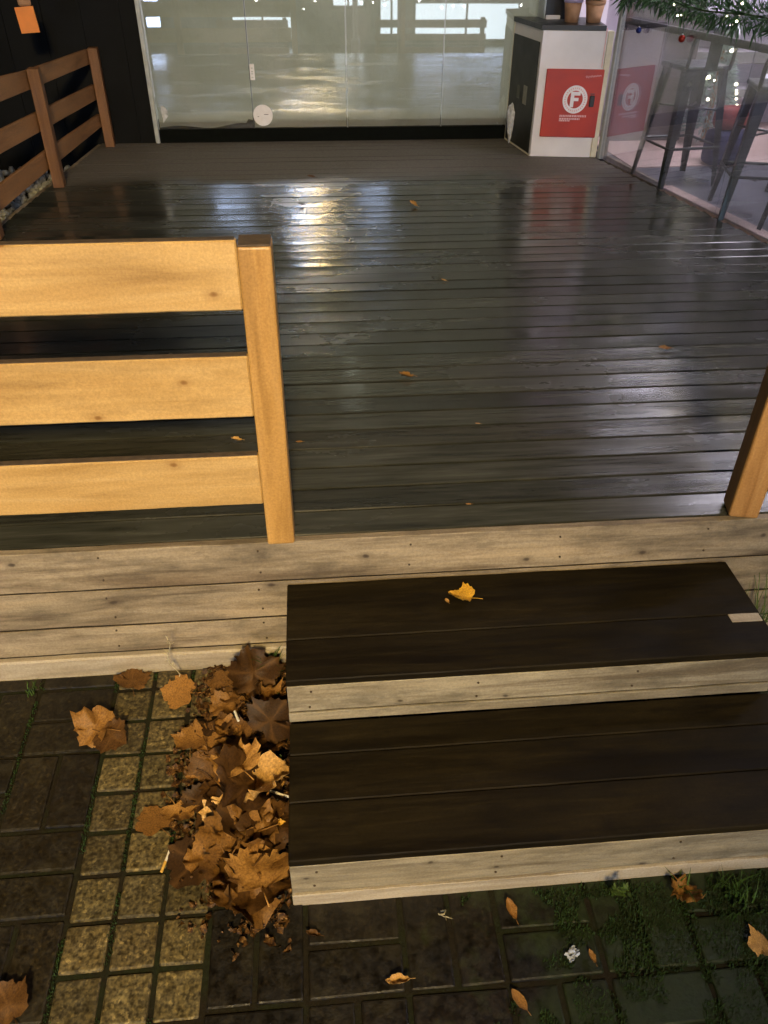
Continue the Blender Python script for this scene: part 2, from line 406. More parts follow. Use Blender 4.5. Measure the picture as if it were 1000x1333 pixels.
def paving():
    bm = NB(); lay = bm.loops.layers.color.new('tint')
    def paver(x0, x1, y0, y1, col, dz=0):
        g = .0062
        tb = NB(); box(tb, x0+g, x1-g, y0+g, y1-g, -.06, dz, .0055, seg=2)
        tx, ty = random.gauss(0, .006), random.gauss(0, .006)
        cx, cy = (x0+x1)/2, (y0+y1)/2
        ja = random.gauss(0, .008)
        for v in tb.verts:
            dx, dy = v.co.x-cx, v.co.y-cy
            v.co.x = cx+dx-ja*dy; v.co.y = cy+dy+ja*dx
            nn = Vector((v.co.x*31, v.co.y*31, 4.))
            v.co.x += .0022*mnoise.noise(nn); v.co.y += .0022*mnoise.noise(nn+Vector((9, 0, 0)))
            v.co.z += tx*dx+ty*dy + gz(v.co.y)
        vm = {v: bm.verts.new(v.co) for v in tb.verts}
        for f in tb.faces:
            nf = bm.faces.new([vm[v] for v in f.verts])
            for l in nf.loops: l[lay] = (*col, 1)
        tb.free()
    def dark():
        k = random.uniform(.75, 1.3); return (.108*k, .092*k, .056*k)
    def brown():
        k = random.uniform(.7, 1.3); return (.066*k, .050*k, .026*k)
    def yellow():
        k = random.uniform(.82, 1.15); return (.35*k, .315*k, .215*k)
    xA = -.712; p = .1225; top = 1.852
    # three columns of square yellowish pavers
    ya = top - .07
    for c in range(3):
        x0 = xA + c*.121
        y = top; first = True; r = 0
        while y > -1.6:
            h = .075 if first else p
            first = False
            paver(x0, x0+.121, y-h, y, yellow(), random.uniform(-.003, .002)); y -= h; r += 1
    # basketweave either side
    q = .245
    def weave(x0, nx, sgn, colf, ytop, x_lim=None):
        for i in range(nx):
            xa = x0 + sgn*q*i if sgn > 0 else x0 - q*(i+1)
            k = 0; y = ytop
            while y > -1.7:
                if (k+i) % 2 == 0:
                    for r in range(2): paver(xa, xa+q, y-q/2*(r+1), y-q/2*r, colf(), random.uniform(-.003, .003))
                else:
                    for r in range(2): paver(xa+q/2*r, xa+q/2*(r+1), y-q, y, colf(), random.uniform(-.003, .003))
                y -= q; k += 1
    weave(xA, 9, -1, dark, 1.795)
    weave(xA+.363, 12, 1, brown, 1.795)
    # half row against the fascia
    for i in range(9): paver(xA-q*(i+1), xA-q*i, 1.795, 1.852, dark())
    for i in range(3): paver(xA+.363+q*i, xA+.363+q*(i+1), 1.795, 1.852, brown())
    o = obj('pavement', bm, M['paver']); tag(o, 'mossy block paving of dark oblong and yellowish square blocks', kind='structure')
    bm = NB(); n = 40
    for j in range(n):
        y0, y1 = -2.2+4.06*j/n, -2.2+4.06*(j+1)/n
        bm.faces.new([bm.verts.new(c) for c in ((-3.1, y0, gz(y0)-.0055), (3.4, y0, gz(y0)-.0055), (3.4, y1, gz(y1)-.0055), (-3.1, y1, gz(y1)-.0055))])
    bmesh.ops.remove_doubles(bm, verts=bm.verts, dist=1e-4)
    tag(obj('paving_bed', bm, M['joint']), 'dark sand and moss in the joints of the paving', kind='structure')
paving()

# ------------------------------------------------------------------ deck
def xl(y): return -1.70 - (7.2-y)*.083
def xr(y): return 2.235 + max(0, (6.48-y))*.1854
def deck():
    t = thing('wooden_deck', 'wet dark wooden deck of long planks raised above the paving behind pale boards', 'deck', (0, 1.865, -.5))
    o = (0, -1.865, .5)
    bm = NB(); lay = bm.loops.layers.color.new('tint')
    y = 2.014-.1213
    rs = random.Random(5)
    while y < 7.18:
        y1 = min(y+.1213, 7.2)
        ym = (y+y1)/2
        tilt = rs.gauss(0, .0045); sag = rs.gauss(0, .0007)
        nx = 26; a, b = xl(ym), xr(ym)
        k = rs.uniform(.62, 1.3); w = rs.uniform(-.06, .06)
        cols = (k*(1+w), k, k*(1-w))
        # cupped plank: profile across, subdivided along
        g = .0034 if y < 5.9 else .0012
        if y > 5.9: tilt *= .2; k = 1+(k-1)*.3
        prof = [(y+g, -.022), (y+g, -.003), (y+g+.003, 0), (y+.03, -.0003), (ym, -.0006), (y1-.03, -.0003), (y1-g-.003, 0), (y1-g, -.003), (y1-g, -.022)]
        rows = []
        for i in range(nx+1):
            x = a+(b-a)*i/nx
            wv = .0006*mnoise.noise(Vector((x*1.1, ym*3.7, 2.)))+sag
            tl = tilt +   .005*mnoise.noise(Vector((x*.7, ym*5.1, 7.)))
            rows.append([bm.verts.new((x, yy, zz+wv+tl*(yy-ym)-.0015)) for yy, zz in prof])
        for r0, r1 in zip(rows, rows[1:]):
            for j in range(len(prof)-1):
                f = bm.faces.new((r0[j], r1[j], r1[j+1], r0[j+1]))
                kk = .12 if j in (0, 7) else (.45 if j in (1, 6) else 1)  # gap sides and bevels toned dark: dirt plus painted gap shade
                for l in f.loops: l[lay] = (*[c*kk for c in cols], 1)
        y = y1
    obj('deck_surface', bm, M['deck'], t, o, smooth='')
    bm = NB(); prism_xy(bm, [(xl(1.9), 1.9), (xr(1.9), 1.9), (xr(6.48), 6.48), (xr(6.5), 7.19), (xl(7.19), 7.19)], -.12, -.07)
    obj('underframe', bm, M['soil_and_shade'], t, o)
    x0, x1 = -2.16, 3.07
    for i, (z0, z1, dy) in enumerate(((-.154, -.002, 0), (-.309, -.163, .002), (-.428, -.318, .001))):
        f = board('fascia_board', x0, x1, 1.866+dy, 1.891, z0, z1, M['fascia'], t, .0013)
        f.location = Vector(f.location)+Vector(o)
    for z0, z1 in ((-.1628, -.1542), (-.3178, -.3092), (-.4368, -.4282)):
        f = board('seam_shade_strip', x0, x1, 1.8715, 1.8900, z0, z1, M['soil_and_shade'], t, 0); f.location = Vector(f.location)+Vector(o)  # dark strips paint the shade inside the fascia seams
    f = board('base_strip', x0, x1, 1.849, 1.891, -.56, -.437, M['pale_strip'], t, .006)
    f.location = Vector(f.location)+Vector(o)
    for sgn, fx in ((-1, xl), (1, xr)):
        bm = NB()
        prism_xy(bm, [(fx(1.895)+sgn*.002, 1.895), (fx(1.895)+sgn*.03, 1.895), (fx(7.18)+sgn*.03, 7.18), (fx(7.18)+sgn*.002, 7.18)], -.56, -.003)
        obj('side_board', bm, M['fascia'], t, o)
deck()

# ------------------------------------------------------------------ steps
def steps():
    t = thing('entrance_steps', 'two low wooden steps with dark treads and pale risers leading up to the deck', 'steps', (.575, 1.05, -.55))
    O = Vector((-.575, -1.05, .55))
    def bd(*a, **k):
        k.setdefault('bev', .0014); b = board(*a, parent=t, **k); b.location = Vector(b.location)+O; return b
    xa, xb = -.135, 1.287
    for (z, y0, y1, cuts) in ((-.17, 1.468, 1.862, [1.623]), (-.345, 1.047, 1.464, [1.207, 1.354])):
        ys = [y0]+cuts+[y1]
        bm = NB(); n = len(ys)-1; cy = (y0+y1)/2
        for i in range(n):
            box(bm, xa-.575, xb-.575, ys[i]+(.0015 if i else 0)-cy, ys[i+1]-(.0015 if i < n-1 else 0)-cy, -.026, random.uniform(-.0015, 0), .003)
        worn(bm, (z*9, 1, 2), .0012)
        obj('tread', bm, M['tread'], t, Vector((.575, cy, z))+O)
    bd('tread_glint_patch', 1.185, 1.280, 1.588, 1.622, -.172, -.168, mat=M['pale_strip'], bev=.002)  # pale patch stands in for a glint at the tread end
    # upper riser: board and narrow strip
    bd('riser', xa+.001, xb-.001, 1.4695, 1.492, -.303, -.198, mat=M['riser'])
    bd('riser_strip', xa, xb, 1.467, 1.492, -.345, -.309, mat=M['riser'])
    bd('riser', xa+.001, xb-.001, 1.0485, 1.072, -.497, -.373, mat=M['riser'])
    bd('riser_strip', xa, xb, 1.044, 1.072, -.556, -.503, mat=M['pale_strip'])
    bd('seam_shade_strip', xa+.004, xb-.004, 1.473, 1.49, -.3088, -.3032, mat=M['soil_and_shade'], bev=0)  # riser seams: their shade drawn as dark strips
    bd('seam_shade_strip', xa+.004, xb-.004, 1.052, 1.07, -.5028, -.4972, mat=M['soil_and_shade'], bev=0)
    for sx in (xa+.002, xb-.026):
        bm = NB()
        prism(bm, [(0, 0), (0, 0)][:0] or [(sx, -.6), (sx+.024, -.6), (sx+.024, -.374), (sx, -.374)], 1.074, 1.46)
        prism(bm, [(sx, -.372), (sx+.024, -.372), (sx+.024, -.199), (sx, -.199)], 1.494, 1.862)
        prism(bm, [(sx, -.6), (sx+.024, -.6), (sx+.024, -.3735), (sx, -.3735)], 1.462, 1.862)
        obj('side_board', bm, M['tread'], t, O)
steps()

# ------------------------------------------------------------------ front railings
def nails():
    r = random.Random(12)
    for o in [o for o in bpy.data.objects if o.name.split('.')[0] in ('fascia_board', 'riser')]:
        d = o.dimensions; xs = [v.co for v in o.data.vertices]; w = max(v.x for v in xs); h = max(v.z for v in xs); y = min(v.y for v in xs)
        x = -w+.06
        while x < w:
            for sz in (-.55, .55):
                bm = NB(); bmesh.ops.create_cone(bm, cap_ends=True, segments=10, radius1=.0036, radius2=.0030, depth=.003, matrix=Matrix.Translation((x+r.gauss(0, .004), y-.0004, h*sz+r.gauss(0, .004))) @ Matrix.Rotation(R(90), 4, 'X'))
                obj('nail_head', bm, M['nail'], o)
            x += .47
M['nail'] = simple('rusty_nail', (.07, .05, .035), .6, .4, .3, 200)
nails()
def front_left():
    t = thing('wooden_railing', 'yellowish varnished pine railing in the left foreground at the deck edge', 'railing', (-.14, 1.87, 0))
    O = Vector((.14, -1.87, 0))
    for k, x in enumerate((-.182, -1.72)):
        bm = NB(); box(bm, -.040, .040, -.040, .040, 0, .888, .006, seg=2)
        p = obj('post', bm, M['rail_z'], t, Vector((x+.041, 1.892, 0))+O)
        bm = NB(); box(bm, -.0385, .0385, -.0385, .0385, .8885, .893, .001); obj('post_end', bm, M['end_and_top'], p)
    for z0, z1 in ((.136, .303), (.427, .604), (.726, .898)):
        r = board('rail', -2.15, -.183, 1.872, 1.898, z0, z1, M['rail'], t, .004); r.location = Vector(r.location)+O
        bm = NB(); box(bm, -.98, .98, -.0115, .0115, (z1-z0)/2+.0003, (z1-z0)/2+.002, .0008)
        obj('rail_top_edge', bm, M['end_and_top'], r)  # rail top face in a darker tone than the rail
front_left()
def front_right():
    t = thing('wooden_post', 'brown pine post at the right end of the deck edge', 'post', (1.30, 1.9, 0))
    bm = NB(); box(bm, -.045, .045, -.045, .045, 0, .90, .009, seg=2)
    p = obj('shaft', bm, M['post_brown'], t, (.008, .012, 0), (0, 0, R(-12)))
    bm = NB(); box(bm, -.043, .043, -.043, .043, .9005, .905, .001); obj('post_end', bm, M['end_and_top'], p)
front_right()

def side_railing():
    P = [Vector((-1.615, 7.10, 0)), Vector((-1.735, 5.90, 0)), Vector((-1.835, 4.80, 0)), Vector((-1.98, 3.3, 0)), Vector((-2.09, 2.1, 0))]
    t = thing('wooden_railing', 'brown stained three-rail railing along the left side of the deck', 'railing', (-1.75, 5.9, 0))
    O = Vector((1.75, -5.9, 0))
    tops = [.69, .715, .775, .80, .80]
    for p, h in zip(P, tops):
        bm = NB(); box(bm, -.036, .036, -.045, .045, 0, h+.006, .005, seg=2)
        obj('post', bm, M['rail_brown_z'], t, p+O, (0, 0, R(5)))
    zz = [[(.147, .237), (.340, .447), (.585, .686)], [(.115, .230), (.350, .465), (.600, .708)], [(.080, .21), (.368, .486), (.622, .768)], [(.08, .21), (.37, .5), (.63, .78)], [(.08, .21), (.37, .5), (.63, .78)]]
    for i in range(len(P)-1):
        a, b = P[i], P[i+1]; d = b-a; n = Vector((-d.y, d.x, 0)).normalized()
        if n.x > 0: n = -n
        off = n*.038; th = n*.026
        for k in range(3):
            bm = NB(); mid = (a+b)/2; mid.z = sum(zz[i][k]+zz[i+1][k])/4
            v = []
            for q, (z0, z1) in ((a-d.normalized()*.0, zz[i][k]), (b, zz[i+1][k])):
                for w in (off, off+th):
                    for z in (z0, z1): v.append(bm.verts.new(Vector((q.x, q.y, z))+w-mid))
            for f in ((0, 1, 3, 2), (4, 6, 7, 5), (0, 4, 5, 1), (2, 3, 7, 6), (1, 5, 7, 3), (0, 2, 6, 4)): bm.faces.new([v[j] for j in f])
            bmesh.ops.bevel(bm, geom=list(bm.edges), offset=.004, segments=1, affect='EDGES')
            obj('rail', bm, M['rail_y'], t, mid+O)
side_railing()

# gravel bed outside the side railing
def gravel():
    tb = NB(); bmesh.ops.create_icosphere(tb, subdivisions=1, radius=1); tb.verts.index_update()
    ico = ([v.co.copy() for v in tb.verts], [[v.index for v in f.verts] for f in tb.faces]); tb.free()
    bm = NB(); r = random.Random(3)
    bm.faces.new([bm.verts.new(p) for p in ((-7, 1.0, -.20), (-1.75, 1.0, -.20), (-1.72, 7.2, -.20), (-7, 7.2, -.20))])
    tag(obj('side_ground', bm, M['soil_and_shade']), 'dark bare ground left of the deck', kind='structure')
    bm = NB()
    for i in range(1500):
        y = r.uniform(3.2, 7.15); x = xl(y)-.05-abs(r.gauss(0, .55)); s = r.uniform(.012, .04)
        rot = Euler((r.random()*6, r.random()*6, r.random()*6)).to_matrix()
        nv = [bm.verts.new(rot @ Vector((c.x*s*r.uniform(.8, 1.2), c.y*s, c.z*s*.6))+Vector((x, y, -.20+s*.4))) for c in ico[0]]
        for f in ico[1]: bm.faces.new([nv[j] for j in f])
    o = obj('pebbles', bm, M['pebble'], smooth=True); tag(o, 'pale grey pebbles strewn outside the left railing', 'gravel', kind='stuff')
    bm = NB(); box(bm, -4.2, -2.35, 6.55, 6.63, -.2, -.06, .01)
    tag(obj('kerb_stone', bm, M['kerb']), 'pale straight kerb edge beyond the left railing', 'kerb')
gravel()

# ------------------------------------------------------------------ back: dark wall, glass front
bm = NB(); box(bm, -9, -1.262, 7.215, 7.40, -.75, 5.2)
for i in range(26):
    x = -1.40-i*.29; box(bm, x-.012, x+.012, 7.200, 7.214, -.2, 3.2)
tag(obj('dark_wall', bm, M['black_wall']), 'black panelled wall between the side railing and the glass front', 'wall')
bm = NB(); box(bm, -1.25, 9, 7.22, 7.42, 2.82, 6.2)
tag(obj('upper_wall', bm, M['plaster']), 'plain rendered wall above the glass front', 'wall')

def facade():
    t = thing('glass_front', 'glass front with milky plastic film hung behind it at the back of the deck', 'glazing', (.4, 7.2, 0))
    O = Vector((-.4, -7.2, 0))
    xs = [-1.225, -.452, .320, 1.103, 1.99]
    H = 2.78
    for a, b in zip(xs, xs[1:]):
        bm = NB(); box(bm, a+.003, b-.003, 7.196, 7.206, .006, H); obj('glass_pane', bm, M['glass'], t, O)
    for x in xs[1:-1]:
        bm = NB(); box(bm, x-.0022, x+.0022, 7.194, 7.208, .004, H); obj('joint_strip', bm, M['dark_trim'] if x < -.4 else M['grey_metal'], t, O)
    bm = NB(); box(bm, -1.262, -1.228, 7.170, 7.215, .0, H, .003); obj('frame_jamb', bm, M['grey_metal'], t, O)
    bm = NB(); box(bm, -1.226, 1.99, 7.225, 7.26, -.02, .17); obj('plinth', bm, M['plinth'], t, O)
    bm = NB(); box(bm, -1.227, 1.652, 7.1865, 7.1945, .0, .1, .002); obj('kick_strip', bm, M['plinth'], t, O)
    bm = NB(); box(bm, -1.262, 1.99, 7.19, 7.218, H+.001, H+.04); obj('head_rail', bm, M['grey_metal'], t, O)
    r = random.Random(8)
    for i, (a, b) in enumerate(zip(xs, xs[1:])):
        bm = NB(); nx, nz = 40, 46
        g = []
        for ix in range(nx+1):
            col = []
            u = ix/nx; x = a+.006+(b-a-.012)*u
            zb = .104 if i else .112+.018*math.sin(u*9)*(.4+.6*u)+.012*u+(.03 if u > .93 else 0)
            for iz in range(nz+1):
                w = iz/nz; z = zb+(H-.02-zb)*w**1.5
                y = 7.2145+.004*mnoise.noise(Vector((x*5, i, z*4)))+.002*mnoise.noise(Vector((x*17, i, z*11)))
                col.append(bm.verts.new((x, y, z)))
            g.append(col)
        for p, q in zip(g, g[1:]):
            for k in range(nz): bm.faces.new((p[k], q[k], q[k+1], p[k+1]))
        obj('film_sheet', bm, M['film'], t, O, smooth=True)
    bm = NB()
    n = 40
    prism(bm, [(-.372+.079*math.cos(2*math.pi*k/n), .198+.079*math.sin(2*math.pi*k/n)) for k in range(n)], 7.189, 7.1935)
    o = obj('round_sticker', bm, M['sign_white'], t, O)
    for (x, z, w) in ((-.345, .205, .035), (-.41, .19, .012)):
        bm = NB(); box(bm, x-w/2, x+w/2, 7.1875, 7.1888, z-.0022, z+.0022); obj('sticker_print', bm, M['dark_trim'], o)
    bm = NB(); box(bm, -.449, -.412, 7.185, 7.194, .455, .568, .003); hp = obj('handle_plate', bm, M['sign_white'], t, O)
    bm = NB()
    for z in (.475, .50, .515, .54): box(bm, -.438, -.424, 7.1838, 7.1848, z-.003, z+.003)
    obj('plate_print', bm, M['grey_metal'], hp)
    # small glued white scraps at the lower left corner
    bm = NB()
    for k in range(7):
        x, z = -1.20+random.random()*.05, .17+random.random()*.09
        v = [bm.verts.new((x+random.uniform(-.03, .03), 7.192-random.random()*.004, z+random.uniform(-.05, .05))) for _ in range(4)]
        bm.faces.new(v)
    obj('film_scrap', bm, M['cloth'], t, O)
facade()

# dim hall behind the film
bm = NB(); box(bm, -1.6, 2.0, 7.27, 11.6, -.2, -.02); tag(obj('hall_floor', bm, M['plaster']), kind='structure')
bm = NB(); box(bm, -1.8, 2.3, 11.6, 11.8, -.2, 3.4); tag(obj('hall_back_wall', bm, M['cafe_wall']), 'pale back wall of the hall behind the filmed glass', 'wall')
bm = NB(); box(bm, -1.8, -1.6, 7.42, 11.6, -.2, 3.4); tag(obj('hall_side_wall', bm, M['cafe_wall']), 'pale side wall of the hall behind the filmed glass', 'wall')
bm = NB(); box(bm, 2.02, 2.2, 7.27, 11.6, -.2, 3.4); tag(obj('partition_wall', bm, M['cafe_wall']), 'white partition between the filmed hall and the bar room', 'wall')
bm = NB(); box(bm, -1.8, 2.2, 7.43, 11.8, 3.4, 3.5); tag(obj('hall_ceiling', bm, M['cafe_wall']), kind='structure')
def ceil_lamp(name, label, cat, x, y, z, w, d, mat, group):
    t = thing(name, label, cat, (x, y, z), 0, group)
    bm = NB(); box(bm, -w/2, w/2, -d/2, d/2, -.03, -.001, .004); obj('housing', bm, M['sign_white'], t)
    bm = NB(); box(bm, -w/2+.03, w/2-.03, -d/2+.03, d/2-.03, -.045, -.031); obj('diffuser', bm, mat, t)
ceil_lamp('ceiling_light', 'added square ceiling light in the hall behind the filmed glass', 'ceiling light', .3, 8.9, 3.399, 1.2, .9, M['hall_lamp'], 'added hall lights')  # unseen light added so the film glows from behind

# ------------------------------------------------------------------ fire hose cabinet
CF0 = Vector((1.7277, 6.5651, 0)); CF1 = Vector((2.231, 6.4846, 0)); CB = Vector((1.6567, 7.1856, 0))
def cabinet():
    w = (CF1-CF0).length; ang = math.atan2(CF1.y-CF0.y, CF1.x-CF0.x)
    t = thing('fire_hose_cabinet', 'white cabinet with a red fire hose door marked F beside the glass front', 'cabinet', CF0, ang)
    mat = Matrix.Rotation(-ang, 3, 'Z')
    bl = mat @ (CB-CF0); br = Vector((w-.005, bl.y, 0))
    H = .852
    bm = NB(); prism_xy(bm, [(0, 0), (w-.045, 0), (br.x-.045, br.y), (bl.x, bl.y)], .0, H)
    obj('body', bm, M['white_paint'], t)
    bm = NB(); prism_xy(bm, [(-.012, -.004), (w-.062, -.004), (br.x-.062, br.y), (bl.x-.012, bl.y)], H+.0015, H+.034); obj('top_board', bm, M['black'], t)
    bm = NB(); box(bm, w-.0445, w, -.012, .05, .002, H+.001, .004); obj('corner_trim', bm, M['cream_trim'], t)
    bm = NB(); box(bm, w-.060, w-.052, -.006, -.0005, .62, H+.02, .001); obj('cable', bm, M['print_pink'], t)
    # red door
    bm = NB(); box(bm, .055, w-.032, -.022, -.0015, .146, .610, .005, seg=2); d = obj('red_door', bm, M['red'], t)
    y = -.0225
    cx, cz = .288, .409
    def disc(r0, r1, y0, y1, m, name, n=48):
        bm = NB()
        a = [[bm.verts.new((cx+r*math.cos(2*math.pi*k/n), yy, cz+r*1.04*math.sin(2*math.pi*k/n))) for k in range(n)] for r, yy in ((r1, y0), (r1, y1), (r0, y1), (r0, y0))]
        for p, q in zip(a, a[1:]+a[:1]):
            for k in range(n): bm.faces.new((p[k], p[(k+1) % n], q[(k+1) % n], q[k]))
        return obj(name, bm, m, d)
    disc(.058, .092, y, y-.002, M['sign_white'], 'emblem_ring')
    bm = NB()
    for k in range(30):
        a = 2*math.pi*k/30; x, z = cx+.0745*math.cos(a), cz+.0775*math.sin(a)
        box(bm, x-.0042, x+.0042, y-.0032, y-.0022, z-.0055, z+.0055, rot=Matrix.Rotation(-(a-math.pi/2), 3, 'Y'))
    obj('ring_lettering', bm, M['print_pink'], d)
    bm = NB()
    for (x0, x1, z0, z1) in ((-.034, -.008, -.052, .052), (-.0079, .036, .028, .052), (-.0079, .026, -.010, .012)):
        box(bm, cx+x0, cx+x1, y-.0025, y-.0005, cz+z0, cz+z1)
    obj('letter_f', bm, M['sign_white'], d)
    bm = NB(); r = random.Random(4)
    for z, a, b, hh in ((cz-.113, -.10, .10, .007), (cz-.133, -.10, .055, .006), (cz-.146, -.10, -.02, .005)):
        x = cx+a
        while x < cx+b:
            l = r.uniform(.006, .016); box(bm, x, min(x+l, cx+b), y-.0016, y-.0004, z-hh, z+hh); x += l+.004
    obj('door_small_print', bm, M['print_pink'], d)
    bm = NB(); x = .345
    pts = []
    for k in range(34):
        s = k/33; pts.append((x+.115*s, y-.001, .560+.010*math.sin(k*1.9)*(1-.5*s)+.012*s))
    tube(bm, pts, .0018, 5); obj('door_scribble', bm, M['print_pink'], d)
    bm = NB(); box(bm, .395, .432, -.040, -.0225, .362, .440, .005); obj('latch', bm, M['black'], d)
    bm = NB(); box(bm, .397, .43, -.0235, -.0222, .445, .452); obj('latch_shadow_plate', bm, M['dark_trim'], d)
    # side: black door
    dl = bl.normalized(); nrm = Vector((-dl.y, dl.x, 0)); L = bl.length
    rot = Matrix((dl, -nrm, Vector((0, 0, 1)))).transposed()
    def side(name, u0, u1, z0, z1, th, m, parent=t, o=.001):
        bm = NB(); vs = box(bm, u0, u1, -o-th, -o, z0, z1, .002)
        for v in bm.verts: v.co = rot @ v.co
        return obj(name, bm, m, parent)
    # pick the outward side (towards -x)
    k = 1 if (-(rot @ Vector((0, 1, 0)))).x < 0 else -1
    if k < 0: rot = Matrix((dl, nrm, Vector((0, 0, 1)))).transposed()
    bd = side('black_door', .035, L-.02, .012, .775, .006, M['black_door'])
    side('label_plate', .19, .27, .33, .46, .001, M['label'], bd, .0072)
    side('label_plate', .36, .42, .35, .44, .001, M['label_dim'], bd, .0072)
    side('edge_strip', L-.016, L-.002, .0, .85, .006, M['cream_trim'])
    side('floor_strip', .0, L-.02, .0, .010, .010, M['cream_trim'])
M['black_door'] = simple('dull_black_door', (.020, .021, .016), .5, 0, .4, 6, .15)
M['label'] = simple('faded_label', (.26, .25, .20), .6, 0, .2, 30)
M['label_dim'] = simple('dim_label', (.09, .09, .07), .6, 0, .2, 30)
cabinet()

# crumpled plastic beside the cabinet
def crumple(name, loc, sx, sy, sz, mat, label, cat, seed, amp=.35, taper=0):
    bm = NB(); bmesh.ops.create_icosphere(bm, subdivisions=4, radius=1)
    for v in bm.verts:
        n = mnoise.noise(v.co*2.3+Vector((seed, 0, 0)))*amp + abs(mnoise.noise(v.co*6+Vector((0, seed, 0))))*amp*.6
        p = v.co*(1+n); k = 1-taper*(.5-.5*p.z)
        v.co = Vector((p.x*sx*k, p.y*sy*k, max(p.z, -1)*sz))
    zmin = min(v.co.z for v in bm.verts)
    for v in bm.verts: v.co.z -= zmin
    return tag(obj(name, bm, mat, loc=loc), label, cat)
crumple('plastic_bag', (1.655, 7.02, .0), .042, .06, .14, M['cloth'], 'crumpled white plastic bag wedged beside the black cabinet side', 'bag', 3.1, .3, .75)

# flower pots and black column on the cabinet
def pot(x, y, r, h, seed, label, glaze):
    t = thing('flower_pot', label, 'flower pot', (x, y, .887), 0, 'flower pots on the cabinet')
    bm = NB(); lathe(bm, [(r*.72, 0), (r*.82, h*.4), (r*.95, h*.80)], 24); obj('pot', bm, M['pot'], t, smooth=True)
    bm = NB(); lathe(bm, [(r*1.0, h*.801), (r*1.04, h*.90), (r*1.03, h), (r*.85, h), (r*.84, h*.9)], 24); obj('pot_rim', bm, M['pot_glaze'] if glaze else M['pot'], t, smooth=True)
    bm = NB(); rr = random.Random(seed)
    for i in range(90):
        a = rr.random()*6.28; e = rr.uniform(.3, 1.5); l = rr.uniform(.10, .24)
        d = Vector((math.cos(a)*math.cos(e), math.sin(a)*math.cos(e), math.sin(e))); b = Vector((rr.gauss(0, .02), rr.gauss(0, .02), h*.95))
        sd = d.cross(Vector((0, 0, 1))).normalized()*l*.12
        m = b+d*l*.55+Vector((0, 0, .01)); e_ = b+d*l-Vector((0, 0, l*.2))
        v = [bm.verts.new(q) for q in (b, m-sd, e_, m+sd)]; bm.faces.new(v)
    obj('plant', bm, M['foliage'], t)
pot(1.975, 6.74, .068, .155, 1, 'beige flower pot with a lilac rim on the cabinet top', True)
pot(2.135, 6.72, .072, .14, 2, 'plain terracotta flower pot at the right end of the cabinet top', False)
t = thing('black_column', 'black upright column rising behind the left end of the cabinet', 'column', (1.93, 7.05, .887))
bm = NB(); box(bm, -.10, .09, -.09, .09, .0, 1.9, .004); obj('shaft', bm, M['black'], t)
bm = NB(); box(bm, -.096, .012, -.118, -.092, .0, .026, .003); obj('pale_foot_strip', bm, M['sign_white'], t)
bm = NB(); box(bm, -.109, -.1005, -.095, .095, .0, 1.9, .001); obj('pale_edge', bm, M['grey_metal'], t)

# ------------------------------------------------------------------ right-hand glass wall
G0 = Vector((2.25, 6.475, 0)); GD = Vector((.1823, -.9832, 0)).normalized(); GN = Vector((-GD.y, GD.x, 0))   # GN points right/back (into the bar)
if GN.x < 0: GN = -GN
def gp(s, n=0, z=0): p = G0+GD*s+GN*n; return Vector((p.x, p.y, z))
def gbox(bm, s0, s1, n0, n1, z0, z1):
    v = [bm.verts.new(gp(s, n, z)) for s in (s0, s1) for n in (n0, n1) for z in (z0, z1)]
    for f in ((0, 1, 3, 2), (4, 6, 7, 5), (0, 4, 5, 1), (2, 3, 7, 6), (1, 5, 7, 3), (0, 2, 6, 4)): bm.faces.new([v[j] for j in f])
def side_glass():
    t = thing('glass_wall', 'clear glass side wall between the deck and the lit bar room', 'glazing', G0)
    O = -G0
    for s0, s1 in ((.035, 1.55), (1.555, 3.1), (3.105, 4.7)):
        bm = NB(); gbox(bm, s0, s1, 0, .010, .006, 2.78); obj('glass_pane', bm, M['glass_side'], t, O)
    bm = NB(); gbox(bm, .0, .034, -.012, .030, 0, 2.78); obj('jamb', bm, M['grey_metal'], t, O)
    bm = NB(); gbox(bm, .06, .078, .012, .03, 0, 2.78); obj('jamb', bm, M['dark_trim'], t, O)
    bm = NB(); gbox(bm, .079, 4.7, .013, .04, .905, .945); obj('transom', bm, M['dark_trim'], t, O)
    bm = NB(); gbox(bm, .9, 4.7, .013, .10, -.05, .012); obj('threshold', bm, M['pink_stone'], t, O)
    bm = NB(); gbox(bm, 0, 4.7, -.01, .03, 2.782, 2.9); obj('head_rail', bm, M['grey_metal'], t, O)
side_glass()

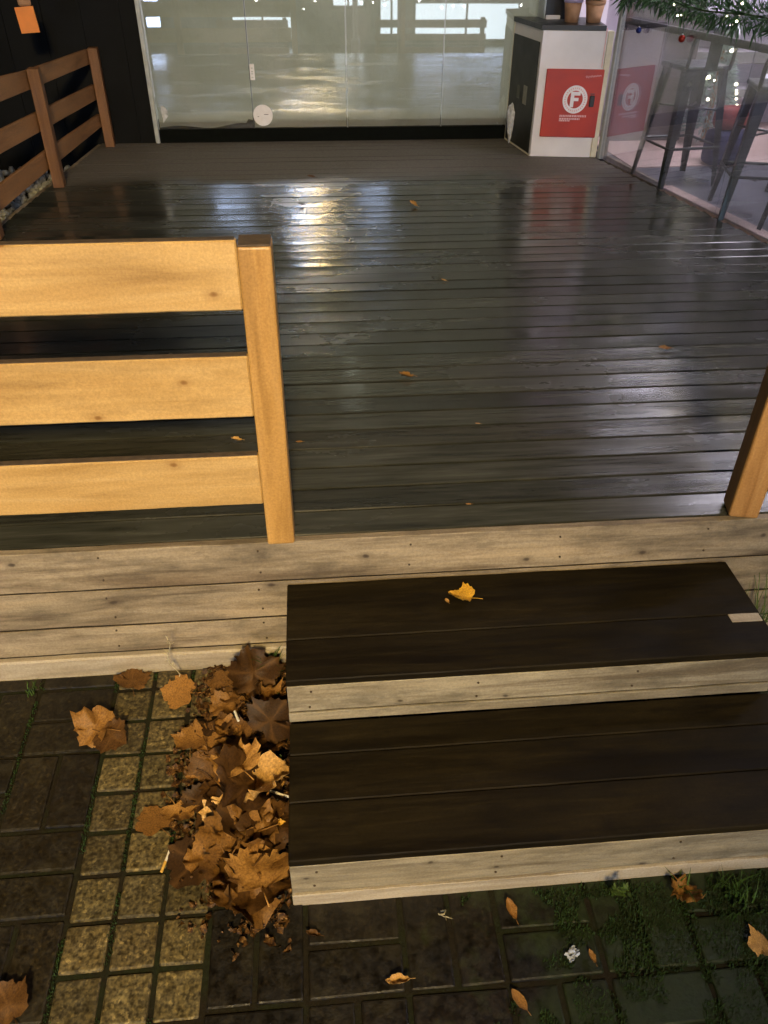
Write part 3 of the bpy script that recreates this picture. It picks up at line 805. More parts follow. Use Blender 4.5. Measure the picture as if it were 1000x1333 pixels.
def bauble(name, s, z, r, mat, label):
    t = thing(name, label, 'bauble', gp(s, -.03, z), 0, 'baubles hanging from the garland')
    bm = NB(); bmesh.ops.create_uvsphere(bm, u_segments=24, v_segments=14, radius=r); obj('ball', bm, mat, t, smooth=True)
    bm = NB(); lathe(bm, [(r*.25, r*.93), (r*.25, r*1.2), (r*.1, r*1.25)], 10); obj('cap', bm, M['grey_metal'], t)
    bm = NB(); tube(bm, [(0, 0, r*1.2), (.002, .004, r*1.2+.05)], .0012, 5); obj('string', bm, M['dark_trim'], t)
def garland():
    t = thing('garland', 'green pine garland strung along the top of the glass side wall', 'garland', gp(.3, 0, 1.0))
    O = -gp(.3, 0, 1.0); r = random.Random(9)
    def cz(s): return 1.045+.035*math.sin(s*2.1+.6)+.02*math.sin(s*5)+.02*s
    bm = NB(); tube(bm, [gp(.05+.1*i, -.02, cz(.05+.1*i)) for i in range(46)], .006, 6); obj('stem', bm, M['foliage'], t, O)
    bm = NB()
    for i in range(4200):
        s = r.uniform(.03, 4.6); c = gp(s, -.02, cz(s))
        a = r.random()*6.283; ln = r.uniform(.05, .12)*(1 if mnoise.noise(Vector((s*7, a, 0))) > -.1 else .45)
        d = (GD*r.gauss(0, .6)+GN*math.cos(a)*.55+Vector((0, 0, math.sin(a)))).normalized()
        b = c+d*r.uniform(0, .06); e = b+d*ln
        w = d.cross(Vector((r.gauss(0, 1), r.gauss(0, 1), r.gauss(0, 1)))).normalized()*r.uniform(.003, .008)
        bm.faces.new([bm.verts.new(q) for q in (b-w*.5, (b+e)/2-w, e, (b+e)/2+w)])
    obj('needles', bm, M['pine'], t, O)
    for i in range(26):
        s = r.uniform(.1, 4.4); q = gp(s, -.03-r.random()*.07, cz(s)+r.uniform(-.06, .09))
        bm = NB(); bmesh.ops.create_icosphere(bm, subdivisions=2, radius=r.uniform(.004, .007)); obj('fairy_bulb', bm, M['fairy'], t, q+O)
garland()
bauble('bauble', .33, .892, .020, M['ball_blue'], 'small shiny blue bauble under the garland near the cabinet')
bauble('bauble', .86, .897, .022, M['ball_red'], 'small shiny red bauble hanging under the garland above the stools')

# ------------------------------------------------------------------ bar room behind the side glass
bm = NB(); prism_xy(bm, [tuple(gp(4.7, .102).xy), tuple(gp(.0, .102).xy), (2.21, 7.2), (2.21, 9.9), (9, 9.9), (9, 1.8)], -.06, -.004)
tag(obj('bar_floor', bm, M['cafe_floor']), kind='structure')
bm = NB(); prism_xy(bm, [(2.42, 6.15), (2.36, 7.2), (2.36, 9.5), (8, 9.5), (8, 6.45)], -.0035, .004)
tag(obj('stone_floor', bm, M['pink_stone']), kind='structure')
bm = NB(); box(bm, 2.21, 9.2, 9.9, 10.1, -.06, 3.2); tag(obj('bar_back_wall', bm, M['cafe_wall']), 'lavender white back wall of the bar room', 'wall')
bm = NB(); box(bm, 9.0, 9.2, 1.6, 9.89, -.06, 3.2); tag(obj('bar_side_wall', bm, M['cafe_wall']), 'lavender white far side wall of the bar room', 'wall')
bm = NB(); prism_xy(bm, [tuple(gp(4.8, .05).xy), tuple(gp(-.7, .05).xy), (2.21, 10.1), (9.2, 10.1), (9.2, 1.7)], 3.0, 3.1); tag(obj('bar_ceiling', bm, M['cafe_wall']), kind='structure')
for i, (x, y, w) in enumerate(((3.6, 7.6, 'back'), (3.7, 5.4, 'middle'), (3.8, 3.3, 'front'), (5.8, 7.4, 'far back'), (5.9, 4.6, 'far front'))):
    ceil_lamp('ceiling_light', 'flat ceiling light over the %s part of the bar room' % w, 'ceiling light', x, y, 2.998, .9, .5, M['ceiling_lamp'], 'bar room ceiling lights')
def pendant(x, y, z, w):
    t = thing('pendant_lamp', 'small round pendant lamp hanging %s in the bar room' % w, 'lamp', (x, y, z), 0, 'pendant lamps in the bar room')
    bm = NB(); bmesh.ops.create_uvsphere(bm, u_segments=16, v_segments=10, radius=.055); obj('bulb', bm, M['pendant'], t, smooth=True)
    bm = NB(); tube(bm, [(0, 0, .05), (0, 0, 2.99-z)], .006, 6); obj('cord', bm, M['black'], t)
pendant(3.25, 5.15, 1.95, 'over the stools')
pendant(3.35, 4.35, 2.0, 'over the front of the room')
pendant(3.2, 6.2, 1.9, 'near the shelves')

bm = NB(); box(bm, 2.44, 3.12, 7.02, 7.06, .004, 1.45, .004)  # screen added to darken behind the glass so the mirrored red door shows
tag(obj('room_divider', bm, M['divider'], rot=None), 'plain grey brown divider screen added behind the first bar stool', 'screen')
def shelves():
    t = thing('shelf_unit', 'white open shelf unit standing at the back of the bar room', 'shelf', (3.9, 7.4, 0))
    def b(n, *a, m='cafe_wall'): bm = NB(); box(bm, *a, .003); obj(n, bm, M[m], t)
    b('back_panel', -1.3, 1.5, .30, .33, 0, 1.0)
    b('shelf', -1.3, 1.5, -.05, .298, .58, .61); b('shelf', -1.3, 1.5, -.05, .298, .30, .33); b('shelf', -1.3, 1.5, -.05, .298, .88, .91)
    b('front_lip', -1.3, 1.5, -.08, -.052, .53, .615, m='plaster'); b('front_lip', -1.3, 1.5, -.08, -.052, .275, .332, m='plaster')
    b('upright', -1.33, -1.302, -.07, .33, 0, 1.0); b('upright', -.55, -.52, -.045, .297, .34, .575); b('upright', .35, .38, -.045, .297, .34, .575)
shelves()
bm = NB(); bmesh.ops.create_uvsphere(bm, u_segments=24, v_segments=16, radius=.055)
tag(obj('glowing_globe', bm, M['globe'], loc=(3.98, 7.42, .388), smooth=True), 'small white globe on the lower shelf of the bar room', 'lamp')  # white ball given a glow of its own
t = thing('framed_print', 'small bright white picture standing on the upper shelf of the bar room', 'picture', (3.55, 7.44, .612))
bm = NB(); box(bm, -.10, .10, 0, .02, 0, .2, .003); obj('frame', bm, M['sign_white'], t)
bm = NB(); box(bm, -.085, .085, -.003, -.0005, .015, .185); obj('lit_face', bm, M['lit_screen'], t)  # picture face glows by itself to look bright
bm = NB(); box(bm, -.05, .02, -.005, -.0035, .02, .05); box(bm, -.02, .01, -.005, -.0035, .051, .08); obj('motif', bm, M['plaster'], t)

def xmas_tree():
    t = thing('small_fir_tree', 'small frosted fir tree with warm fairy lights in front of the shelves', 'tree', (3.30, 6.95, 0))
    r = random.Random(21)
    bm = NB(); tube(bm, [(0, 0, 0), (0, 0, .8)], [.03, .008], 8); obj('trunk', bm, M['pot'], t)
    bm = NB()
    for i in range(2600):
        z = r.uniform(.12, .85); rad = .24*(1-(z-.12)/.78)+.01; a = r.random()*6.283; k = math.sqrt(r.random())
        p = Vector((math.cos(a)*rad*k, math.sin(a)*rad*k, z-.05*k)); d = Vector((math.cos(a), math.sin(a), r.uniform(-.6, .3)))
        w = Vector((-math.sin(a), math.cos(a), r.uniform(-1, 1)))*.006
        bm.faces.new([bm.verts.new(q) for q in (p-w, p+w, p+d*.06)])
    obj('crown', bm, M['frost'], t)
    for i in range(24):
        z = r.uniform(.2, .85); rad = .24*(1-(z-.12)/.78)+.012; a = r.uniform(3.3, 6.2)
        bm = NB(); bmesh.ops.create_icosphere(bm, subdivisions=2, radius=r.uniform(.006, .014)); obj('fairy_bulb', bm, M['fairy'], t, (math.cos(a)*rad, math.sin(a)*rad, z))
M['frost'] = simple('frosted_needles', (.22, .30, .26), .6, 0, .4, 30)
xmas_tree()
t = thing('low_table', 'low round white table at the right of the bar room', 'table', (4.05, 6.35, 0))
bm = NB(); lathe(bm, [(.34, .40), (.35, .41), (.35, .425), (.34, .432)], 40); obj('table_top', bm, M['white_paint'], t)
bm = NB(); lathe(bm, [(.18, 0), (.18, .015), (.025, .03), (.025, .399)], 24); obj('pedestal', bm, M['black'], t)
t = thing('shoulder_bag', 'navy bag with a red top on the floor behind the stools', 'bag', (3.14, 6.22, .004))
bm = NB(); box(bm, -.15, .15, -.09, .09, 0, .24, .04, seg=3); obj('body', bm, M['navy'], t, smooth=True)
bm = NB(); box(bm, -.13, .10, -.08, .08, .241, .40, .05, seg=3); obj('flap', bm, M['red_fabric'], t, smooth=True)

def stool():
    t = thing('bar_stool', '', 'bar stool', (0, 0, 0), 0, 'dark metal bar stools behind the side glass')
    zs = .72
    for sx in (-1, 1):
        for sy in (-1, 1):
            bm = NB(); a = []
            for z, o, w in ((zs-.01, .150, .034), (.40, .180, .026), (0, .215, .015)):
                cx, cy = sx*o, sy*o
                # angle-section leg: two flanges
                a.append([bm.verts.new(q) for q in ((cx, cy, z), (cx-sx*w*2, cy, z), (cx-sx*w*2, cy-sy*.004, z), (cx-sx*.004, cy-sy*.004, z), (cx-sx*.004, cy-sy*w*2, z), (cx, cy-sy*w*2, z))])
            for p, q in zip(a, a[1:]):
                for k in range(6): bm.faces.new((p[k], p[(k+1) % 6], q[(k+1) % 6], q[k]))
            bm.faces.new(a[0]); bm.faces.new(a[-1][::-1]); obj('leg', bm, M['gunmetal'], t)
    bm = NB(); box(bm, -.165, .165, -.165, .165, zs-.012, zs+.018, .012, seg=3); obj('seat', bm, M['gunmetal'], t)
    bm = NB()
    for z, o in ((.25, .192),):
        for p, q in (((-o, -o), (o, -o)), ((o, -o), (o, o)), ((o, o), (-o, o)), ((-o, o), (-o, -o))): tube(bm, [(*p, z), (*q, z)], .009, 8)
    tube(bm, [(-.17, -.17, .47), (.17, .17, .47)], .007, 8); tube(bm, [(-.17, .17, .475), (.17, -.17, .475)], .007, 8)
    obj('footrest', bm, M['gunmetal'], t)
    bm = NB(); pts = []
    for k in range(21):
        a = math.pi*k/20; pts.append((-.155*math.cos(a)*(1 if abs(math.cos(a)) < .9 else 1.02), -.165-.02*math.sin(a), zs+.05+.185*min(1, math.sin(a)*1.5)**.8))
    tube(bm, [(-.155, -.150, zs-.0)]+pts+[(.155, -.150, zs-.0)], .013, 10); obj('back_hoop', bm, M['gunmetal'], t, smooth=True)
    bm = NB(); box(bm, -.045, .045, -.190, -.184, zs+.0, zs+.235, .002, rot=Matrix.Rotation(R(3), 3, 'X')); obj('back_splat', bm, M['gunmetal'], t)
    return t
def copy_tree(o, parent=None):
    c = o.copy(); COL.objects.link(c); c.parent = parent
    for ch in o.children: copy_tree(ch, c)
    return c
st = stool()
for i, (x, y, a, lab) in enumerate(((2.585, 5.80, 8, 'dark metal bar stool nearest the fire hose cabinet behind the side glass'),
                                    (2.785, 5.02, -14, 'dark metal bar stool between the two others behind the side glass'),
                                    (2.93, 4.50, 20, 'dark metal bar stool nearest the deck edge behind the side glass'),
                                    (3.42, 5.42, 35, 'dark metal bar stool farther inside the bar room behind the others'))):
    o = st if i == 0 else copy_tree(st)
    o.location = (x, y, -.003 if i else .0); o.rotation_euler = (0, 0, R(a)); o['label'] = lab
# ------------------------------------------------------------------ orange card by the dark wall
t = thing('hanging_card', 'orange rectangular card hanging in front of the dark wall', 'card', (-1.878, 6.5, .95), R(0))
bm = NB(); box(bm, -.062, .062, -.006, .006, -.098, .055, .002); obj('card', bm, M['orange_card'], t, None, (0, R(-4), 0))
bm = NB(); box(bm, -.035, .05, -.008, .008, .058, .10, .01); tube(bm, [(.005, 0, .1), (.01, .0, 1.6)], .003, 6); obj('hanger', bm, M['pot'], t)
bm = NB(); box(bm, -2.5, -1.3, 6.44, 6.56, 2.55, 2.67, .004); tag(obj('wall_beam', bm, M['black_wall']), 'dark beam above the hanging orange card', 'beam')

# ------------------------------------------------------------------ leaves
HALF = [(.03, 0), (.20, -.07), (.42, -.06), (.44, .05), (.56, .14), (.53, .22), (.66, .33), (.60, .42), (.68, .56), (.54, .58), (.50, .67), (.38, .64), (.36, .72), (.36, .82), (.24, .84), (.17, .93), (.10, .93), (0, 1.04)]
def maple(seed, curl, wide=1.):
    r = random.Random(seed); bm = NB()
    out = [(x*r.uniform(.9, 1.1), y+r.uniform(-.02, .02)) for x, y in HALF]
    left = [(-x*r.uniform(.88, 1.1), y+r.uniform(-.03, .03)) for x, y in HALF[:-1]][::-1]
    pts = [(x*wide, y) for x, y in out+left]; c = Vector((0, .36))
    lay = bm.verts.layers.float.new('vein')
    lv = [1, .82, .58, .32]; rings = []
    n = len(pts)
    ax = r.random()*6.28; k1, k2 = curl*r.uniform(.5, 1.2), curl*r.uniform(-.3, .7); ph = r.random()*9
    tips = {2, 8, 17, n-1-7, n-1-1}
    def place(p, e):
        x, y = p.x, p.y-.36
        u, w = x*math.cos(ax)+y*math.sin(ax), -x*math.sin(ax)+y*math.cos(ax)
        z = k1*u*u*1.5+k2*w*w*1.3+.10*curl*mnoise.noise(Vector((x*3, y*3, ph)))*2+curl*.35*max(0, e-.6)*mnoise.noise(Vector((x*5, y*5, ph+4)))*2
        s = 1-.22*curl*(u*u+w*w)
        return Vector((x*s, y*s, z))
    for l in lv:
        ring = []
        for i, p in enumerate(pts):
            q = c+(Vector(p)-c)*l; v = bm.verts.new(place(q, l)); v[lay] = 1. if i in tips else 0.
            ring.append(v)
        rings.append(ring)
    cv = bm.verts.new(place(c, 0)); cv[lay] = .8
    for a, b in zip(rings, rings[1:]):
        for i in range(n): bm.faces.new((a[i], a[(i+1) % n], b[(i+1) % n], b[i]))
    for i in range(n): bm.faces.new((rings[-1][i], rings[-1][(i+1) % n], cv))
    b0 = place(Vector((0, 0)), .5)
    tube(bm, [b0+Vector((0, .05, 0)), b0+Vector((.02, -.2, .03)), b0+Vector((.06, -.45, .02))], [.016, .012, .014], 5)
    me = bpy.data.meshes.new('maple_leaf'); bm.to_mesh(me); bm.free()
    for p in me.polygons: p.use_smooth = True
    return me
def oval(seed, curl):
    r = random.Random(seed); bm = NB(); n = 12; rows = []
    lay = bm.verts.layers.float.new('vein')
    for i in range(n+1):
        s = i/n; w = .30*math.sin(math.pi*min(1, s*.97+.02))**.8*(1+.06*r.uniform(-1, 1))
        rw = []
        for j in range(-3, 4):
            x = w*j/3; y = s-.5; v = bm.verts.new((x*(1-.2*curl), y, curl*(1.6*x*x+.5*y*y)+.05*curl*r.uniform(-1, 1))); v[lay] = 1. if j == 0 else 0.; rw.append(v)
        rows.append(rw)
    for a, b in zip(rows, rows[1:]):
        for j in range(6): bm.faces.new((a[j], a[j+1], b[j+1], b[j]))
    tube(bm, [(0, -.5, curl*.12), (.02, -.75, curl*.1)], .014, 5)
    me = bpy.data.meshes.new('oval_leaf'); bm.to_mesh(me); bm.free()
    for p in me.polygons: p.use_smooth = True
    return me
ML = {}
def leafmesh(kind, k, mat):
    key = (kind, k, mat)
    if key not in ML:
        me = maple(k, [.12, .3, .5, .8, 1.15, .4][k % 6], [1, 1.1, .95, 1.05, .9, 1.][k % 6]) if kind == 'm' else oval(k, [.5, 1., 1.4][k % 3])
        me.materials.append(M[mat]); ML[key] = me
    return ML[key]
def leaf(x, y, z, size, rot, mat='leaf', k=0, kind='m', label=None, group=None, name=None):
    o = bpy.data.objects.new(name or ('maple_leaf' if kind == 'm' else 'fallen_leaf'), leafmesh(kind, k, mat))
    o.location = (x, y, z); o.rotation_euler = rot; o.scale = (size,)*3; link(o)
    return tag(o, label, 'leaf', group)

PL = 'wet brown maple leaf lying in the heap beside the wooden steps'
PG = 'maple leaves heaped beside the steps'
def mound(x, y):
    # height of the heap above the paving
    w = max(0, 1-abs((x+.27)/.24)**2)
    e = min(1, max(0, (y-.92)/.25))*min(1, max(0, (1.88-y)/.1))
    return .007+.015*w*e+.02*max(0, mnoise.noise(Vector((x*9, y*9, 1))))
r = random.Random(31)
cnt = 0
# edge of the heap on its left side, as x for y
def left_edge(y): 
    return -.43+.09*max(0, (1.45-y)/.5)+(.04 if y > 1.7 else 0)+.05*mnoise.noise(Vector((y*7, 0, 0)))
tries = 0
while cnt < 80 and tries < 4000:
    tries += 1
    y = r.uniform(1.04, 1.80); x = r.uniform(left_edge(y), -.185)
    if y < 1.15 and (r.random() < .5 or x < -.33): continue
    if x < left_edge(y)+.05 and r.random() < .6: continue
    size = r.uniform(.055, .105) if y > 1.42 else r.uniform(.07, .15)
    z = gz(y)+mound(x, y)+cnt*.00028
    rot = (r.gauss(0, .20), r.gauss(0, .20), r.random()*6.283)
    leaf(x, y, z, size, rot, 'leaf' if r.random() < (.97 if y > 1.4 else .82) else 'leaf_tan', r.randrange(12), 'm', PL, PG); cnt += 1
def G(x, y, dz): return gz(y)+dz
# the big curled ones on top
leaf(-.262, 1.335, G(0, 1.335, .105), .175, (R(24), R(-30), R(150)), 'leaf_orange' if 'leaf_orange' in M else 'leaf', 3, 'm', 'large curled orange brown maple leaf on the middle of the heap', PG)
leaf(-.205, 1.33, G(0, 1.33, .11), .16, (R(20), R(34), R(-160)), 'leaf_tan', 4, 'm', 'large tan maple leaf standing up against the step side', PG)
leaf(-.29, 1.395, G(0, 1.395, .11), .12, (R(-8), R(6), R(30)), 'leaf_tan', 9, 'm', 'pale yellowish maple leaf with ragged edge at the top of the heap', PG)
leaf(-.215, 1.10, G(0, 1.10, .07), .155, (R(-22), R(4), R(8)), 'leaf_tan', 2, 'm', 'pale tan maple leaf turned over at the lower end of the heap', PG)
leaf(-.225, 1.085, G(0, 1.085, .05), .16, (R(14), R(-6), R(172)), 'leaf', 8, 'm', 'broad glossy brown maple leaf at the lower tip of the heap', PG)
leaf(-.30, 1.12, G(0, 1.12, .05), .14, (R(10), R(-24), R(200)), 'leaf', 5, 'm', 'dark folded maple leaf left of the pale one at the heap end', PG)
leaf(-.20, 1.56, G(0, 1.56, .08), .12, (R(30), R(10), R(-40)), 'leaf', 1, 'm', 'flat brown maple leaf leaning on the upper step side', PG)
leaf(-.26, 1.74, G(0, 1.74, .09), .14, (R(35), R(8), R(20)), 'leaf', 3, 'm', 'orange brown maple leaf propped against the fascia boards', PG)
leaf(-.74, 1.62, G(0, 1.62, .025), .125, (R(8), R(-10), R(70)), 'leaf', 4, 'm', 'curled brown maple leaf lying alone on the dark pavers', 'scattered leaves on the paving')
leaf(-.69, 1.585, G(0, 1.585, .02), .095, (R(-6), R(14), R(-120)), 'leaf', 2, 'm', 'smaller brown leaf tucked against the lone curled leaf on the dark pavers', 'scattered leaves on the paving')
leaf(-.455, 1.315, G(0, 1.315, .022), .085, (R(10), R(-16), R(210)), 'leaf_tan', 5, 'm', 'pale pinkish leaf on the yellow pavers left of the heap', 'scattered leaves on the paving')
leaf(-.52, 1.30, G(0, 1.30, .014), .09, (R(0), R(10), R(40)), 'leaf', 0, 'm', 'dark brown leaf beside the pale pinkish one on the yellow pavers', 'scattered leaves on the paving')
leaf(-.43, 1.43, G(0, 1.43, .014), .045, (R(12), 0, R(99)), 'leaf_tan', 1, 'o', 'tiny tan leaf scrap on a yellow paver above the pinkish leaf', 'scattered leaves on the paving')
leaf(-.50, 1.745, G(0, 1.745, .012), .10, (R(4), R(-8), R(80)), 'leaf_tan', 6, 'm', 'tan leaf at the foot of the dry weed by the fascia', 'scattered leaves on the paving')
leaf(-.66, 1.80, G(0, 1.80, .014), .085, (R(0), R(12), R(10)), 'leaf', 7, 'm', 'small red brown leaf under the pale base strip', 'scattered leaves on the paving')
leaf(-.80, .86, G(0, .86, .015), .10, (R(6), R(-10), R(35)), 'leaf', 2, 'm', 'brown leaf at the lower left corner of the paving', 'scattered leaves on the paving')
leaf(-.40, 1.18, G(0, 1.18, .012), .13, (R(2), R(-4), R(60)), 'leaf', 6, 'm', 'flat dark leaf on the yellow pavers left of the heap end', 'scattered leaves on the paving')
leaf(.118, .838, G(0, .838, .012), .060, (R(-14), R(10), R(80)), 'leaf_tan', 2, 'o', 'small bright tan leaf alone on the dark paving in front of the steps', 'scattered leaves on the paving')
leaf(.425, .985, G(0, .985, .012), .055, (R(10), R(4), R(14)), 'leaf_tan', 1, 'o', 'small orange oval leaf just below the lower riser', 'scattered leaves on the paving')
leaf(.40, .775, G(0, .775, .012), .055, (R(0), R(14), R(28)), 'leaf_olive', 0, 'o', 'olive oval leaf at the edge of the moss', 'scattered leaves on the paving') if 'leaf_olive' in M else leaf(.40, .775, G(0, .775, .012), .055, (R(0), R(14), R(28)), 'leaf_tan', 0, 'o', 'dull oval leaf at the edge of the moss', 'scattered leaves on the paving')
leaf(.885, .985, G(0, .985, .02), .085, (R(8), R(-14), R(200)), 'leaf', 10, 'm', 'red brown leaf in the moss under the right part of the riser', 'scattered leaves on the paving')
leaf(1.03, .845, G(0, .845, .02), .065, (R(12), R(10), R(100)), 'leaf_tan', 11, 'm', 'pinkish tan leaf in the grass at the right edge', 'scattered leaves on the paving')
leaf(.60, .855, G(0, .855, .014), .035, (R(0), R(10), R(10)), 'leaf', 1, 'o', 'little brown leaf beside the white scrap of paper', 'scattered leaves on the paving')
leaf(-.085, .965, G(0, .965, .008), .04, (R(0), R(10), R(70)), 'leaf', 2, 'o', 'little red brown leaf below the left end of the lower riser', 'scattered leaves on the paving')
leaf(-.17, 1.40, G(0, 1.40, .09), .055, (R(40), R(20), R(10)), 'leaf_green', 0, 'o', 'small green leaf between the heap and the steps', PG)
leaf(-.165, 1.24, G(0, 1.24, .05), .045, (R(20), R(10), R(50)), 'leaf_yellow', 1, 'o', 'small yellow leaf in the gap by the lower step', PG)
# on the deck and treads
DG = 'leaves scattered on the deck'
leaf(.345, 2.89, .008, .062, (R(6), R(10), R(70)), 'leaf', 2, 'o', 'brown curled leaf in the middle of the deck', DG)
leaf(1.493, 3.06, .010, .055, (R(6), R(-10), R(85)), 'leaf', 1, 'o', 'dark brown leaf on the shiny right half of the deck', DG)
leaf(.651, 5.27, .012, .065, (R(20), R(-10), R(40)), 'leaf_tan', 2, 'o', 'tan leaf near the dry back strip of the deck', DG)
leaf(-.071, 5.32, .010, .05, (R(10), R(10), R(100)), 'leaf', 1, 'o', 'small dark leaf in the bluish reflection on the deck', DG)
leaf(.0, 6.0, .012, .06, (R(10), R(-10), R(75)), 'leaf', 0, 'o', 'brown leaf at the back of the deck before the glass front', DG)
leaf(.656, 3.94, .006, .032, (R(10), 0, R(60)), 'leaf_tan', 0, 'o', 'tiny pale leaf scrap on the middle planks', DG)
leaf(-.311, 2.446, .008, .040, (R(10), 0, R(80)), 'leaf_tan', 2, 'o', 'pale leaf scrap seen between the lower foreground rails', DG)
leaf(-.087, 2.419, .005, .026, (0, 0, R(86)), 'leaf_tan', 0, 'o', 'straw coloured scrap right of the foreground post', DG)
leaf(.571, 2.497, .005, .022, (0, R(10), R(75)), 'leaf_tan', 0, 'o', 'tiny straw scrap on the front half of the deck', DG)
leaf(.451, 2.002, .005, .020, (0, R(10), R(85)), 'leaf_tan', 0, 'o', 'tiny straw scrap close to the front edge of the deck', DG)
leaf(.402, 1.752, -.158, .075, (R(-6), R(14), R(64)), 'leaf_yellow', 2, 'm', 'bright yellow leaf on the upper dark tread', 'leaves on the steps')
leaf(.352, 1.745, -.166, .022, (0, 0, R(20)), 'leaf_tan', 0, 'o', 'tiny pale scrap beside the yellow leaf on the tread', 'leaves on the steps')

# litter bits under the heap
bm = NB(); lay = bm.verts.layers.float.new('vein')
k = 0
while k < 2600:
    y = r.uniform(.93, 1.845); x = left_edge(y)-.10+r.random()**.8*(-.142-left_edge(y)+.10)
    edge = min(1, (x-left_edge(y)+.12)/.14)*min(1, (y-.92)/.20)*(1 if y > 1.2 or x > -.36 else .25)
    if r.random() > edge*(.55+mnoise.noise(Vector((x*14, y*14, 3)))): continue
    k += 1
    on = r.random() < .4
    z = gz(y)+.003+mound(x, y)*r.random()*(1.5 if on else .8)
    e = Euler((r.gauss(0, .6), r.gauss(0, .6), r.random()*6.28)).to_matrix(); s = r.uniform(.003, .012) if on else r.uniform(.005, .020)
    vs = [bm.verts.new(Vector((x, y, z))+e @ Vector((s*math.cos(a)*r.uniform(.4, 1.1), s*math.sin(a)*r.uniform(.3, 1), s*.25*r.gauss(0, 1)))) for a in (0, 1.2, 2.5, 3.8, 5.1)]
    for v in vs: v.co.x = min(v.co.x, -.139)
    bm.faces.new(vs)
tag(obj('leaf_litter', bm, M['litter']), 'dark broken leaf litter under the maple leaves', 'leaf litter', kind='stuff')

# ------------------------------------------------------------------ small litter
def butt(x, y, z, rz, mats, label, l=.06):
    t = thing('cigarette_butt', label, 'cigarette butt', (x, y, z), R(rz), 'cigarette ends by the heap')
    bm = NB(); tube(bm, [(-l/2, 0, 0), (0, 0, .0005)], .0038, 10); obj('filter', bm, M[mats[0]], t)
    bm = NB(); tube(bm, [(.0002, 0, 0), (l/2, 0, .001)], .0037, 10); obj('paper', bm, M[mats[1]], t)
butt(-.478, 1.185, G(0, 1.185, .008), 76, ('butt_tan', 'butt_white'), 'tan tipped cigarette end on the yellow pavers')
butt(-.168, 1.31, G(0, 1.31, .085), -24, ('butt_white', 'butt_white'), 'white cigarette end at the right of the heap against the steps')
butt(-.36, 1.135, G(0, 1.135, .03), -24, ('butt_white', 'butt_white'), 'short white cigarette end at the left of the heap tip', .03)
butt(-.30, 1.565, G(0, 1.565, .105), -70, ('butt_white', 'butt_white'), 'white cigarette end on top of the upper heap', .04)
bm = NB(); n = 12; g = []; ps = .72
for a in range(n+1):
    g.append([bm.verts.new((.05*(a/n-.5)+.012*mnoise.noise(Vector((a*.5, b*.5, 2))), .034*(b/n-.5)+.012*mnoise.noise(Vector((a*.5, b*.5, 8))), .016+.022*mnoise.noise(Vector((a*.33, b*.33, 5)))+.008*mnoise.noise(Vector((a*.9, b*.9, 1))))) for b in range(n+1)])
for a in range(n):
    for b in range(n):
        if (a < 4 and b > 8) or (a > 9 and b < 3): continue
        bm.faces.new((g[a][b], g[a+1][b], g[a+1][b+1], g[a][b+1]))
bmesh.ops.scale(bm, vec=(ps, ps, ps), verts=bm.verts)
tag(obj('paper_scrap', bm, M['paper'], loc=(.555, .868, gz(.868)-.002), rot=(0, 0, .5)), 'crumpled white paper scrap on the mossy paving', 'paper')

# ------------------------------------------------------------------ plants
def tuft(name, x, y, z, n, h, spread, seed, label, mat='grass', cat='grass', wid=.0035, lean=(0, 0)):
    r = random.Random(seed); bm = NB(); lay = bm.verts.layers.float.new('vein')
    for i in range(n):
        a = r.random()*6.283; hh = h*r.uniform(.45, 1.1); o = Vector((r.gauss(0, spread*.25), r.gauss(0, spread*.25), 0))
        d = Vector((math.cos(a), math.sin(a), 0))*r.uniform(.1, .9)*hh*.8+Vector((lean[0], lean[1], 0))*hh
        w = Vector((-math.sin(a), math.cos(a), 0))*wid*r.uniform(.6, 1.2); prev = None
        for k in range(5):
            s = k/4; p = o+d*s*s+Vector((0, 0, hh*(s-.35*s*s))); ww = w*(1-s*.92)
            cur = (bm.verts.new(p-ww), bm.verts.new(p+ww))
            if prev: bm.faces.new((prev[0], prev[1], cur[1], cur[0]))
            prev = cur
    return tag(obj(name, bm, M[mat], loc=(x, y, z)), label, cat)
tuft('grass_tuft', -.205, 1.79, gz(1.79)+.03, 26, .13, .05, 1, 'green grass tuft in the corner between fascia and steps')
tuft('grass_tuft', 1.385, 1.745, gz(1.745), 110, .46, .11, 2, 'tall grass tuft growing right of the upper step')
tuft('grass_tuft', 1.02, .975, gz(.975), 50, .10, .10, 3, 'grass tuft under the right end of the lower riser')
tuft('grass_tuft', .88, .995, gz(.995), 14, .09, .05, 4, 'sparse grass blades left of the riser grass tuft')
tuft('grass_tuft', -.975, 1.80, gz(1.80), 30, .035, .05, 5, 'tiny moss green tuft in the paver joint by the base strip', wid=.0022)
tuft('grass_tuft', -.17, 1.655, gz(1.655)+.02, 10, .07, .03, 6, 'few green blades in the gap beside the upper step')
def weed(name, x, y, h, seed, mat, label, leafy):
    r = random.Random(seed); t = thing(name, label, 'weed', (x, y, gz(y)))
    bm = NB(); pts = [(0.012*math.sin(k*1.3), -.006*k+.004*math.sin(k*2.), h*k/7) for k in range(8)]
    tube(bm, pts, [.0022-.00018*k for k in range(8)], 6); obj('stem', bm, M[mat], t)
    bm = NB(); lay = bm.verts.layers.float.new('vein')
    for i in range(leafy):
        k = r.uniform(.35, 1); j = min(6, int(k*7)); p = Vector(pts[j]).lerp(Vector(pts[j+1]), k*7-j if k < 1 else 1)
        a = r.random()*6.283; d = Vector((math.cos(a), math.sin(a), r.uniform(.2, 1))).normalized(); l = r.uniform(.010, .024)
        w = d.cross(Vector((0, 0, 1))).normalized()*l*(.22 if mat == 'grass' else .07)
        bm.faces.new([bm.verts.new(q) for q in (p, p+d*l*.5-w, p+d*l, p+d*l*.5+w)])
    obj('leaves', bm, M[mat], t)
